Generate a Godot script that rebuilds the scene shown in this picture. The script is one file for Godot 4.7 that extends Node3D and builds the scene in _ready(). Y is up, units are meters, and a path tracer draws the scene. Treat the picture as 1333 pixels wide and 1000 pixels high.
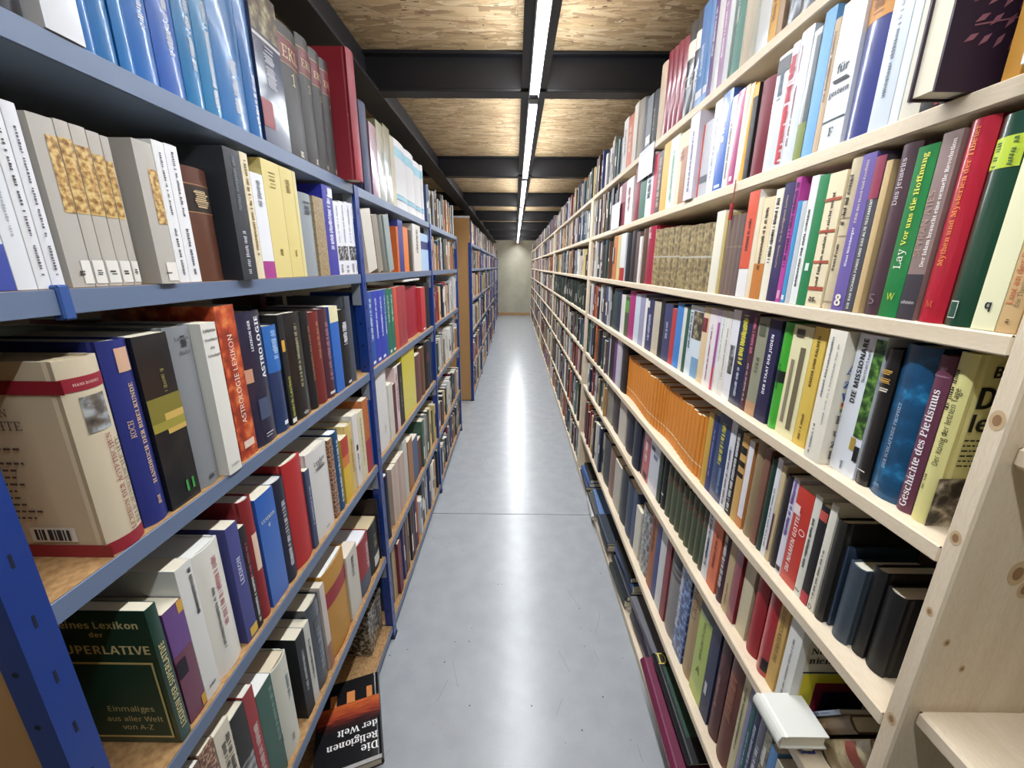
extends Node3D
# A long aisle between two runs of book shelving: blue steel racks on one side, pine bookcases on the other,
# a grey concrete floor, an OSB ceiling on black steel beams and one line of LED fittings.

# ---------------------------------------------------------------- camera model (pixel -> direction)
const F := 535.0
const CAMY := 1.535
const XF := 0.502                 # distance of both shelf fronts from the camera's line
var fw := Vector3.ZERO
var rt := Vector3.ZERO
var up := Vector3.ZERO

const RY := [0.437, 0.189, -0.063, -0.313, -0.5775, -0.818, -1.19, -1.488]     # tops of the pine boards, from the camera's height
const LY := [0.24, -0.028, -0.359, -0.712, -1.116, -1.463]                     # tops of the steel shelves
const FLOOR := -1.535
const CEIL := 0.844
const BEAM := 0.697
const WALLZ := -13.53
const DOWN := 2.35                # energy of one fitting downwards; the next is for each added side light
const ADDED_UPLIGHT := 0.5
const ADDED_LIP := -0.013  # lower edge of the lips added to shade the top shelves

var mats := {}
var texs := {}
var used := {}
var labels := {}
var rng := RandomNumberGenerator.new()
var font_sans: SystemFont
var font_serif: SystemFont
var font_bold: SystemFont
var font_serif_bold: SystemFont
var last_post := Vector2(-1.39, -1.424)
var covered := {}                 # "R3" -> [z range filled with single books]

func setup_axes() -> void:
	var p := deg_to_rad(15.98)
	var y := deg_to_rad(-0.27)
	var r := deg_to_rad(0.45)
	fw = Vector3(sin(y) * cos(p), -sin(p), -cos(y) * cos(p))
	var r0 := Vector3(cos(y), 0, sin(y))
	var u0 := r0.cross(fw)
	rt = r0 * cos(r) + u0 * sin(r)
	up = u0 * cos(r) - r0 * sin(r)

func z_at(x: float, X: float, Y: float) -> float:          # where the line (X, Y) along the aisle meets pixel column x
	var d := x - 666.5
	return (d * (X * fw.x + Y * fw.y) - F * (X * rt.x + Y * rt.y)) / (F * rt.z - d * fw.z)

func y_at(y: float, X: float, z: float) -> float:          # height at which the upright (X, z) meets pixel row y
	var d := y - 500.0
	return (d * (X * fw.x + z * fw.z) + F * (X * up.x + z * up.z)) / (-F * up.y - d * fw.y)

func on_x(x: float, y: float, X: float) -> Vector3:        # where the ray of a pixel meets the plane at X
	var d := fw * F + rt * (x - 666.5) - up * (y - 500.0)
	return d * (X / d.x)

# ---------------------------------------------------------------- materials
func lin(c: Color) -> Color:
	return c.srgb_to_linear()

func mat(hex: String, rough := 0.55, metal := 0.0, coat := 0.0) -> StandardMaterial3D:
	var key := "%s_%.2f_%.2f_%.2f" % [hex, rough, metal, coat]
	if not mats.has(key):
		var m := StandardMaterial3D.new()
		m.albedo_color = Color(hex)
		m.roughness = rough
		m.metallic = metal
		if coat > 0.0:
			m.clearcoat_enabled = true
			m.clearcoat = coat
			m.clearcoat_roughness = 0.12
		m.cull_mode = BaseMaterial3D.CULL_DISABLED
		mats[key] = m
	return mats[key]

func noise_tex(seed_: int, freq: float, stops: Array, w := 512, h := 512, kind := FastNoiseLite.TYPE_SIMPLEX_SMOOTH, oct := 4) -> ImageTexture:
	var n := FastNoiseLite.new()
	n.seed = seed_
	n.noise_type = kind
	n.frequency = freq
	n.fractal_octaves = oct
	var g := Gradient.new()
	g.offsets = PackedFloat32Array(stops.map(func(s): return s[0]))
	g.colors = PackedColorArray(stops.map(func(s): return Color(s[1])))
	var src := n.get_seamless_image(w, h)
	var img := Image.create(w, h, false, Image.FORMAT_RGB8)
	for y in h:
		for x in w:
			img.set_pixel(x, y, g.sample(src.get_pixel(x, y).r))
	return ImageTexture.create_from_image(img)

func tri_mat(name_: String, tex: Texture2D, scale_: Vector3, rough := 0.6, world := true, coat := 0.0) -> StandardMaterial3D:
	if not mats.has(name_):
		var m := StandardMaterial3D.new()
		m.albedo_texture = tex
		m.roughness = rough
		m.uv1_triplanar = true
		m.uv1_world_triplanar = world
		m.uv1_scale = scale_
		m.cull_mode = BaseMaterial3D.CULL_DISABLED
		if coat > 0.0:
			m.clearcoat_enabled = true
			m.clearcoat = coat
			m.clearcoat_roughness = 0.15
		mats[name_] = m
	return mats[name_]

func osb_texture() -> ImageTexture:
	var s := 1024
	var img := Image.create(s, s, false, Image.FORMAT_RGB8)
	img.fill(Color(0.61, 0.52, 0.38))
	var tones := [Color(0.77, 0.66, 0.5), Color(0.71, 0.6, 0.44), Color(0.82, 0.72, 0.56), Color(0.63, 0.53, 0.38), Color(0.86, 0.78, 0.63), Color(0.66, 0.55, 0.39), Color(0.75, 0.64, 0.47), Color(0.55, 0.44, 0.31), Color(0.8, 0.69, 0.53)]
	var r := RandomNumberGenerator.new()
	r.seed = 77
	for i in 5200:
		var c: Color = tones[r.randi() % tones.size()]
		c = c.lerp(Color(0.75, 0.64, 0.49), 0.35)
		var len_ := r.randi_range(50, 150)
		var wid := r.randi_range(6, 22)
		var x0 := r.randi_range(0, s - 1)
		var y0 := r.randi_range(0, s - 1)
		var slope := r.randf_range(-0.28, 0.28)
		if r.randf() < 0.12:
			slope *= 3.0
		var edge := c.darkened(0.35)
		var step := 4
		for k in range(0, len_, step):
			var x := (x0 + k) % s
			var y := posmod(y0 + int(k * slope), s)
			img.fill_rect(Rect2i(x, y, step, wid), c)
			img.fill_rect(Rect2i(x, posmod(y + wid, s), step, 1), edge)
	for i in 240:
		img.fill_rect(Rect2i(r.randi_range(0, s - 20), r.randi_range(0, s - 6), r.randi_range(5, 16), r.randi_range(2, 5)), Color(0.36, 0.28, 0.19))
	return ImageTexture.create_from_image(img)

func wood_texture() -> ImageTexture:                          # pine: long streaks along the texture's v axis
	var w := 512
	var h := 512
	var n := FastNoiseLite.new()
	n.seed = 5
	n.frequency = 0.02
	n.fractal_octaves = 4
	var src := n.get_seamless_image(w, h)
	var n2 := FastNoiseLite.new()
	n2.seed = 9
	n2.frequency = 0.006
	var src2 := n2.get_seamless_image(w, h)
	var a := Color("e6d6bc")
	var b := Color("ceb898")
	var img := Image.create(w, h, false, Image.FORMAT_RGB8)
	for y in h:
		for x in w:
			var v := src.get_pixel(x, y).r
			var q := src2.get_pixel(x, y).r
			var ring := 0.5 + 0.5 * sin((v * 9.0 + q * 5.0) * TAU)
			img.set_pixel(x, y, a.lerp(b, clampf(0.15 + 0.35 * ring * ring + 0.45 * (q - 0.5), 0.0, 1.0)))
	return ImageTexture.create_from_image(img)

func concrete_texture() -> ImageTexture:
	var w := 1024
	var n := FastNoiseLite.new()
	n.seed = 21
	n.frequency = 0.012
	n.fractal_octaves = 5
	var a := n.get_seamless_image(w, w)
	n.seed = 22
	n.frequency = 0.25
	n.fractal_octaves = 2
	var b := n.get_seamless_image(w, w)
	var img := Image.create(w, w, false, Image.FORMAT_RGB8)
	var c0 := Color("9a9ea2")
	var c1 := Color("afb3b6")
	for y in w:
		for x in w:
			var v := 0.25 + 0.5 * a.get_pixel(x, y).r + 0.25 * (b.get_pixel(x, y).r - 0.5)
			img.set_pixel(x, y, c0.lerp(c1, clampf(v, 0.0, 1.0)))
	var r := RandomNumberGenerator.new()
	r.seed = 3
	for i in 90:                                              # specks and scuffs
		var x := r.randi_range(0, w - 30)
		var y := r.randi_range(0, w - 30)
		img.fill_rect(Rect2i(x, y, r.randi_range(1, 3), r.randi_range(1, 3)), Color("5f6062"))
	for i in 26:
		var x := r.randf_range(0, w - 1)
		var y := r.randf_range(0, w - 60)
		var dx := r.randf_range(-0.5, 0.5)
		var tone := Color("8a8d90") if r.randf() < 0.6 else Color("b3b6b8")
		for k in r.randi_range(20, 60):
			img.set_pixel(posmod(int(x + dx * k), w), posmod(int(y + k), w), tone)
	return ImageTexture.create_from_image(img)

# ---------------------------------------------------------------- mesh helpers
class MB:                                                     # collects quads with their own normals
	var v := PackedVector3Array()
	var n := PackedVector3Array()
	var c := PackedColorArray()
	var i := PackedInt32Array()
	var uv := PackedVector2Array()
	var color := Color.WHITE
	var use_color := false
	var use_uv := false
	func quad(a: Vector3, b: Vector3, d: Vector3, e: Vector3, nrm = null) -> void:      # a b d e around the face
		var m: Vector3 = nrm if nrm != null else (e - a).cross(b - a).normalized()
		quad4(a, b, d, e, m, m, m, m)
	func quad4(a, b, d, e, na, nb, nd, ne) -> void:
		var k := v.size()
		v.append_array(PackedVector3Array([a, b, d, e]))
		n.append_array(PackedVector3Array([na, nb, nd, ne]))
		uv.append_array(PackedVector2Array([Vector2(0, 1), Vector2(0, 0), Vector2(1, 0), Vector2(1, 1)]))
		if use_color:
			for q in 4:
				c.append(color)
		var face: Vector3 = (b - a).cross(d - a)
		if face.dot(na) > 0.0:
			i.append_array(PackedInt32Array([k, k + 2, k + 1, k, k + 3, k + 2]))
		else:
			i.append_array(PackedInt32Array([k, k + 1, k + 2, k, k + 2, k + 3]))
	func box(lo: Vector3, hi: Vector3) -> void:
		var p := func(x, y, z): return Vector3(hi.x if x else lo.x, hi.y if y else lo.y, hi.z if z else lo.z)
		quad(p.call(0, 0, 1), p.call(0, 1, 1), p.call(1, 1, 1), p.call(1, 0, 1), Vector3(0, 0, 1))
		quad(p.call(0, 0, 0), p.call(0, 1, 0), p.call(1, 1, 0), p.call(1, 0, 0), Vector3(0, 0, -1))
		quad(p.call(1, 0, 0), p.call(1, 1, 0), p.call(1, 1, 1), p.call(1, 0, 1), Vector3(1, 0, 0))
		quad(p.call(0, 0, 0), p.call(0, 1, 0), p.call(0, 1, 1), p.call(0, 0, 1), Vector3(-1, 0, 0))
		quad(p.call(0, 1, 0), p.call(0, 1, 1), p.call(1, 1, 1), p.call(1, 1, 0), Vector3(0, 1, 0))
		quad(p.call(0, 0, 0), p.call(0, 0, 1), p.call(1, 0, 1), p.call(1, 0, 0), Vector3(0, -1, 0))
	func bbox(lo: Vector3, hi: Vector3, r: float) -> void:     # box with chamfered edges
		var ce := (lo + hi) * 0.5
		var h := (hi - lo) * 0.5
		r = minf(r, minf(h.x, minf(h.y, h.z)) * 0.9)
		for ax in 3:
			var b_ := (ax + 1) % 3
			var c_ := (ax + 2) % 3
			for s in [-1.0, 1.0]:
				var q := []
				for w in [[-1, -1], [-1, 1], [1, 1], [1, -1]]:
					var p := Vector3.ZERO
					p[ax] = s * h[ax]
					p[b_] = w[0] * (h[b_] - r)
					p[c_] = w[1] * (h[c_] - r)
					q.append(ce + p)
				var m := Vector3.ZERO
				m[ax] = s
				quad(q[0], q[1], q[2], q[3], m)
		for ax in 3:
			var b_ := (ax + 1) % 3
			var c_ := (ax + 2) % 3
			for s in [-1.0, 1.0]:
				for t in [-1.0, 1.0]:
					var q := []
					for w in [[-1, 0], [1, 0], [1, 1], [-1, 1]]:
						var p := Vector3.ZERO
						p[ax] = w[0] * (h[ax] - r)
						p[b_] = s * (h[b_] - (r if w[1] else 0.0))
						p[c_] = t * (h[c_] - (0.0 if w[1] else r))
						q.append(ce + p)
					var m := Vector3.ZERO
					m[b_] = s
					m[c_] = t
					quad(q[0], q[1], q[2], q[3], m.normalized())
	func cyl(a: Vector3, b: Vector3, r: float, seg := 12) -> void:
		var ax := (b - a).normalized()
		var s := ax.cross(Vector3.UP if absf(ax.y) < 0.9 else Vector3.RIGHT).normalized()
		var t := ax.cross(s)
		for k in seg:
			var p := (s * cos(TAU * k / seg) + t * sin(TAU * k / seg))
			var q := (s * cos(TAU * (k + 1) / seg) + t * sin(TAU * (k + 1) / seg))
			quad4(a + p * r, b + p * r, b + q * r, a + q * r, p, p, q, q)
			quad(a, a + p * r, a + q * r, a, -ax)
			quad(b, b + p * r, b + q * r, b, ax)
	func mesh() -> ArrayMesh:
		var arr := []
		arr.resize(Mesh.ARRAY_MAX)
		arr[Mesh.ARRAY_VERTEX] = v
		arr[Mesh.ARRAY_NORMAL] = n
		arr[Mesh.ARRAY_INDEX] = i
		if use_color:
			arr[Mesh.ARRAY_COLOR] = c
		if use_uv:
			arr[Mesh.ARRAY_TEX_UV] = uv
		var m := ArrayMesh.new()
		m.add_surface_from_arrays(Mesh.PRIMITIVE_TRIANGLES, arr)
		return m

func numbered(called: String) -> String:
	var k: int = used.get(called, 0)
	used[called] = k + 1
	return called if k == 0 else "%s_%03d" % [called, k]

func obj(called: String, mesh: Mesh, m: Material, parent: Node = null) -> MeshInstance3D:
	var o := MeshInstance3D.new()
	o.mesh = mesh
	o.material_override = m
	o.cast_shadow = GeometryInstance3D.SHADOW_CASTING_SETTING_ON
	if parent == null:
		o.name = numbered(called)
		add_child(o)
	else:
		o.name = called
		parent.add_child(o, true)
	return o

func tag(o: Node, label: String, category: String, group := "", kind := "") -> void:
	if label != "":
		o.set_meta("label", label)
	if category != "":
		o.set_meta("category", category)
	if group != "":
		o.set_meta("group", group)
	if kind != "":
		o.set_meta("kind", kind)

func thing(called: String, label: String, category: String, at := Vector3.ZERO, group := "") -> Node3D:
	var o := Node3D.new()
	o.name = numbered(called)
	add_child(o)
	o.position = at
	tag(o, label, category, group)
	return o

func structure(called: String, mesh: Mesh, m: Material, label: String, category: String) -> MeshInstance3D:
	var o := obj(called, mesh, m)
	tag(o, label, category, "", "structure")
	return o

func box_mesh(lo: Vector3, hi: Vector3, r := 0.0) -> ArrayMesh:
	var b := MB.new()
	if r > 0.0:
		b.bbox(lo, hi, r)
	else:
		b.box(lo, hi)
	return b.mesh()

# ---------------------------------------------------------------- books
func flat_text(text: String, font: Font) -> Array:            # [vertices, indices, size] of flat lettering, origin at its lower corner
	var key := "txt_" + text + str(font.get_instance_id())
	if not texs.has(key):
		var tm := TextMesh.new()
		tm.text = text
		tm.font = font
		tm.font_size = 24
		tm.pixel_size = 0.01
		tm.depth = 0.0
		tm.curve_step = 2.0
		tm.horizontal_alignment = HORIZONTAL_ALIGNMENT_LEFT
		var a := tm.get_mesh_arrays()
		var vs: PackedVector3Array = a[Mesh.ARRAY_VERTEX]
		var lo := Vector3(1e9, 1e9, 0)
		var hi := Vector3(-1e9, -1e9, 0)
		for p in vs:
			lo = lo.min(p)
			hi = hi.max(p)
		var outv := PackedVector3Array()
		for p in vs:
			outv.append(Vector3(p.x - lo.x, p.y - lo.y, 0))
		var idx = a[Mesh.ARRAY_INDEX]
		if idx == null or idx.size() == 0:
			idx = PackedInt32Array(range(vs.size()))
		texs[key] = [outv, idx, Vector2(hi.x - lo.x, hi.y - lo.y)]
	return texs[key]

func mapped(flat: Array, fn: Callable, nrm: Vector3) -> ArrayMesh:
	var vs: PackedVector3Array = flat[0]
	var v := PackedVector3Array()
	var n := PackedVector3Array()
	for p in vs:
		v.append(fn.call(p.x, p.y))
		n.append(nrm)
	var arr := []
	arr.resize(Mesh.ARRAY_MAX)
	arr[Mesh.ARRAY_VERTEX] = v
	arr[Mesh.ARRAY_NORMAL] = n
	arr[Mesh.ARRAY_INDEX] = flat[1]
	var m := ArrayMesh.new()
	m.add_surface_from_arrays(Mesh.PRIMITIVE_TRIANGLES, arr)
	return m

func bulge(t: float, kind: String) -> float:
	return minf(0.2 * t, 0.007) if kind == "h" else 0.0007

func cover_mesh(t: float, h: float, d: float, kind: String) -> ArrayMesh:
	var b := MB.new()
	var bd := minf(0.0026, t * 0.2) if kind == "h" else minf(0.0008, t * 0.2)
	var bul := bulge(t, kind)
	var n := 8 if kind == "h" else 4
	var outer: Array[Vector3] = [Vector3(-t / 2, 0, -d)]
	var inner: Array[Vector3] = [Vector3(-t / 2 + bd, 0, -d)]
	var no: Array[Vector3] = [Vector3(-1, 0, 0)]
	if kind == "h":                                            # the joint beside the spine
		outer.append(Vector3(-t / 2, 0, -bul - 0.011))
		outer.append(Vector3(-t / 2 + bd * 0.55, 0, -bul - 0.007))
		inner.append(Vector3(-t / 2 + bd, 0, -bul - 0.011))
		inner.append(Vector3(-t / 2 + bd, 0, -bul - 0.007))
		no.append(Vector3(-1, 0, 0))
		no.append(Vector3(-1, 0, 0))
	for k in n + 1:
		var a := -1.0 + 2.0 * k / n
		outer.append(Vector3(a * t / 2, 0, -bul * a * a))
		inner.append(Vector3(a * (t / 2 - bd), 0, -bul * a * a - bd))
		no.append(Vector3(bul * 4.0 * a / t, 0, 1).normalized())
	if kind == "h":
		outer.append(Vector3(t / 2 - bd * 0.55, 0, -bul - 0.007))
		outer.append(Vector3(t / 2, 0, -bul - 0.011))
		inner.append(Vector3(t / 2 - bd, 0, -bul - 0.007))
		inner.append(Vector3(t / 2 - bd, 0, -bul - 0.011))
		no.append(Vector3(1, 0, 0))
		no.append(Vector3(1, 0, 0))
	outer.append(Vector3(t / 2, 0, -d))
	inner.append(Vector3(t / 2 - bd, 0, -d))
	no.append(Vector3(1, 0, 0))
	var H := Vector3(0, h, 0)
	for k in outer.size() - 1:
		var p := outer[k]
		var q := outer[k + 1]
		var flat := absf((q - p).normalized().x) < 0.02 or absf(p.x) >= t / 2 - bd and absf(q.x) >= t / 2 - bd
		var nn := (q - p).cross(Vector3.UP).normalized() * -1.0
		if nn.dot((p + q) * 0.5 - Vector3(0, 0, -d * 0.5)) < 0.0:
			nn = -nn
		if flat:
			b.quad(p, p + H, q + H, q, nn)
		else:
			b.quad4(p, p + H, q + H, q, no[k], no[k], no[k + 1], no[k + 1])
		b.quad(inner[k], inner[k] + H, inner[k + 1] + H, inner[k + 1], -nn)
		b.quad(p + H, q + H, inner[k + 1] + H, inner[k] + H, Vector3.UP)
		b.quad(p, q, inner[k + 1], inner[k], Vector3.DOWN)
	for s in [0, outer.size() - 1]:
		b.quad(outer[s], outer[s] + H, inner[s] + H, inner[s], Vector3(0, 0, -1))
	return b.mesh()

func pages_mesh(t: float, h: float, d: float, kind: String) -> ArrayMesh:
	var bd := minf(0.0026, t * 0.2) if kind == "h" else minf(0.0008, t * 0.2)
	var ins := 0.003 if kind == "h" else 0.0003
	return box_mesh(Vector3(-t / 2 + bd * 1.02, ins, -d + ins + 0.0005), Vector3(t / 2 - bd * 1.02, h - ins, -bulge(t, kind) - bd * 1.05))

func spine_patch(t: float, h: float, kind: String, x0: float, x1: float, y0: float, y1: float, e := 0.0005) -> ArrayMesh:
	var b := MB.new()
	b.use_uv = true
	var bul := bulge(t, kind)
	var n := 6
	for k in n:
		var a := lerpf(x0, x1, float(k) / n) * 2.0 - 1.0
		var c := lerpf(x0, x1, float(k + 1) / n) * 2.0 - 1.0
		var p := Vector3(a * t / 2, y0 * h, -bul * a * a + e)
		var q := Vector3(c * t / 2, y0 * h, -bul * c * c + e)
		var hh := Vector3(0, (y1 - y0) * h, 0)
		b.quad4(p, p + hh, q + hh, q, Vector3(bul * 4 * a / t, 0, 1).normalized(), Vector3(bul * 4 * a / t, 0, 1).normalized(), Vector3(bul * 4 * c / t, 0, 1).normalized(), Vector3(bul * 4 * c / t, 0, 1).normalized())
	return b.mesh()

func font_of(code: String) -> Font:
	return {"s": font_serif, "S": font_serif_bold, "b": font_bold}.get(code, font_sans)

func cover_material(look: String, hex: String, gloss: bool) -> Material:
	if look != "":
		return mats["look_" + look]
	return mat(hex, 0.32 if gloss else 0.5, 0.0, 0.55 if gloss else 0.0)

func decorate(o: Node3D, side: String, t: float, h: float, d: float, kind: String, decos: Array) -> void:
	var bul := bulge(t, kind)
	var lay := [0.0]
	var curve := func(x): return -bul * 4.0 * x * x / (t * t) + 0.0006 + lay[0]
	var layer := 0.0
	for raw in decos:
		layer += 0.00015
		lay[0] = layer
		var a: PackedStringArray = raw.split("|")
		match a[0]:
			"T":                                                # lettering that climbs the spine
				var fl := flat_text(a[1].replace("_", " "), font_of(a[6] if a.size() > 6 else ""))
				var sz: Vector2 = fl[2]
				var room := (float(a[5]) - float(a[4])) * h
				var s := minf(room / sz.x, float(a[3]) * t / sz.y)
				var y0 := float(a[4]) * h
				var xc := (float(a[7]) - 0.5) * t if a.size() > 7 else 0.0
				var fn := func(u, v):
					var x: float = xc - (v - sz.y * 0.5) * s
					return Vector3(x, y0 + u * s, curve.call(x))
				obj("title_lettering", mapped(fl, fn, Vector3(0, 0, 1)), mat(a[2], 0.5), o)
			"H":                                                # lettering straight across the spine
				var fl := flat_text(a[1].replace("_", " "), font_of(a[5] if a.size() > 5 else ""))
				var sz: Vector2 = fl[2]
				var s := float(a[3]) * t / sz.x
				var yc := float(a[4]) * h
				var fn := func(u, v):
					var x: float = (u - sz.x * 0.5) * s
					return Vector3(x, yc + (v - sz.y * 0.5) * s, curve.call(x))
				obj("title_lettering", mapped(fl, fn, Vector3(0, 0, 1)), mat(a[2], 0.5), o)
			"B":
				obj("spine_band", spine_patch(t, h, kind, 0.0, 1.0, float(a[2]), float(a[3]), 0.0004 + layer), mat(a[1], 0.45), o)
			"P":
				obj("spine_label", spine_patch(t, h, kind, float(a[4]), float(a[5]), float(a[2]), float(a[3]), 0.0004 + layer), mats["look_" + a[1]] if mats.has("look_" + a[1]) else mat(a[1], 0.45), o)
			"D":                                                # print too small to read
				var b := MB.new()
				var y := float(a[3]) * h
				var xc := (float(a[5]) - 0.5) * t if a.size() > 5 else 0.0
				var half := float(a[2]) * t * 0.5
				while y < float(a[4]) * h:
					var w := rng.randf_range(0.0009, 0.0022)
					var lo := xc - half * rng.randf_range(0.55, 1.0)
					var hi := xc + half * rng.randf_range(0.55, 1.0)
					var z: float = curve.call((lo + hi) * 0.5)
					b.quad(Vector3(lo, y, z), Vector3(lo, y + w, z), Vector3(hi, y + w, z), Vector3(hi, y, z), Vector3(0, 0, 1))
					y += w + rng.randf_range(0.0007, 0.0015) + (0.0035 if rng.randf() < 0.14 else 0.0)
				obj("title_lettering", b.mesh(), mat(a[1], 0.5), o)
			"FT", "FP", "FD":                                   # on the board that faces along the aisle
				var x := t / 2 + 0.0004 + layer if side == "R" else -t / 2 - 0.0004 - layer
				var nrm := Vector3(1, 0, 0) if side == "R" else Vector3(-1, 0, 0)
				var at := func(u, v): return Vector3(x, v * h, -u * d if side == "R" else (u - 1.0) * d)
				if a[0] == "FP":
					var b := MB.new()
					b.use_uv = true
					var u0 := float(a[2])
					var u1 := float(a[3])
					var v0 := float(a[4])
					var v1 := float(a[5])
					b.quad(at.call(u0, v0), at.call(u0, v1), at.call(u1, v1), at.call(u1, v0), nrm)
					obj("cover_print", b.mesh(), mats["look_" + a[1]] if mats.has("look_" + a[1]) else mat(a[1], 0.45), o)
				elif a[0] == "FD":
					var b := MB.new()
					var lines := int(a[6])
					for k in lines:
						var v0 := lerpf(float(a[5]), float(a[4]), (k + 0.2) / lines)
						var v1 := v0 - (float(a[5]) - float(a[4])) / lines * 0.3
						var u := float(a[2])
						var stop := float(a[3]) - rng.randf_range(0.0, 0.25) * (float(a[3]) - float(a[2]))
						while u < stop:
							var w := rng.randf_range(0.015, 0.05)
							b.quad(at.call(u, v1), at.call(u, v0), at.call(u + w, v0), at.call(u + w, v1), nrm)
							u += w + 0.012
					obj("cover_lettering", b.mesh(), mat(a[1], 0.5), o)
				else:
					var fl := flat_text(a[1].replace("_", " "), font_of(a[6] if a.size() > 6 else ""))
					var sz: Vector2 = fl[2]
					var s := (float(a[4]) - float(a[3])) * d / sz.x
					var u0 := float(a[3])
					var v0 := float(a[5])
					var fn := func(u, v):
						var p: Vector3 = at.call(u0 + u * s / d, v0 + v * s / h)
						p.x += 0.0003 * signf(x)
						return p
					obj("cover_lettering", mapped(fl, fn, nrm), mat(a[2], 0.5), o)

func build_book(called: String, side: String, t: float, h: float, d: float, hex: String, kind: String, decos: Array, look := "", gloss := false, page := "e6dcc4") -> Node3D:
	var o := Node3D.new()
	o.name = numbered(called)
	add_child(o)
	obj("cover", cover_mesh(t, h, d, kind), cover_material(look, hex, gloss), o)
	obj("page_block", pages_mesh(t, h, d, kind), mat(page, 0.8), o)
	decorate(o, side, t, h, d, kind, decos)
	return o

func hue_name(hex: String) -> String:
	var c := Color(hex)
	var v := c.v
	var s := c.s
	var h := c.h * 360.0
	if v < 0.2:
		return "black"
	if s < 0.1:
		return "white" if v > 0.8 else ("pale grey" if v > 0.62 else ("grey" if v > 0.38 else "charcoal"))
	if s < 0.22 and v > 0.72:
		return "cream" if h > 20 and h < 75 else "off-white"
	if h < 14 or h > 345:
		return "wine-red" if v < 0.52 else ("red" if s > 0.55 else "pink")
	if h < 42:
		if v < 0.35:
			return "dark brown"
		if s < 0.4:
			return "beige" if v > 0.62 else "taupe"
		return "brown" if v < 0.62 else "orange"
	if h < 68:
		return ("olive" if v < 0.58 else ("yellow" if s > 0.45 else "pale yellow"))
	if h < 165:
		return "dark green" if v < 0.42 else "green"
	if h < 200:
		return "teal"
	if h < 248:
		return "navy" if v < 0.42 else ("blue" if s > 0.45 else "slate-blue")
	if h < 292:
		return "purple"
	return "magenta" if v > 0.5 and s > 0.45 else "plum"

const ORDINALS := ["first", "second", "third", "fourth", "fifth", "sixth", "seventh", "eighth", "ninth", "tenth", "eleventh", "twelfth", "thirteenth", "fourteenth", "fifteenth", "sixteenth", "seventeenth", "eighteenth", "nineteenth", "twentieth", "twenty-first", "twenty-second", "twenty-third", "twenty-fourth", "twenty-fifth", "twenty-sixth", "twenty-seventh", "twenty-eighth", "twenty-ninth", "thirtieth"]
const ORD := ["top", "second", "third", "fourth", "fifth", "sixth", "seventh", "lowest"]

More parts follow.
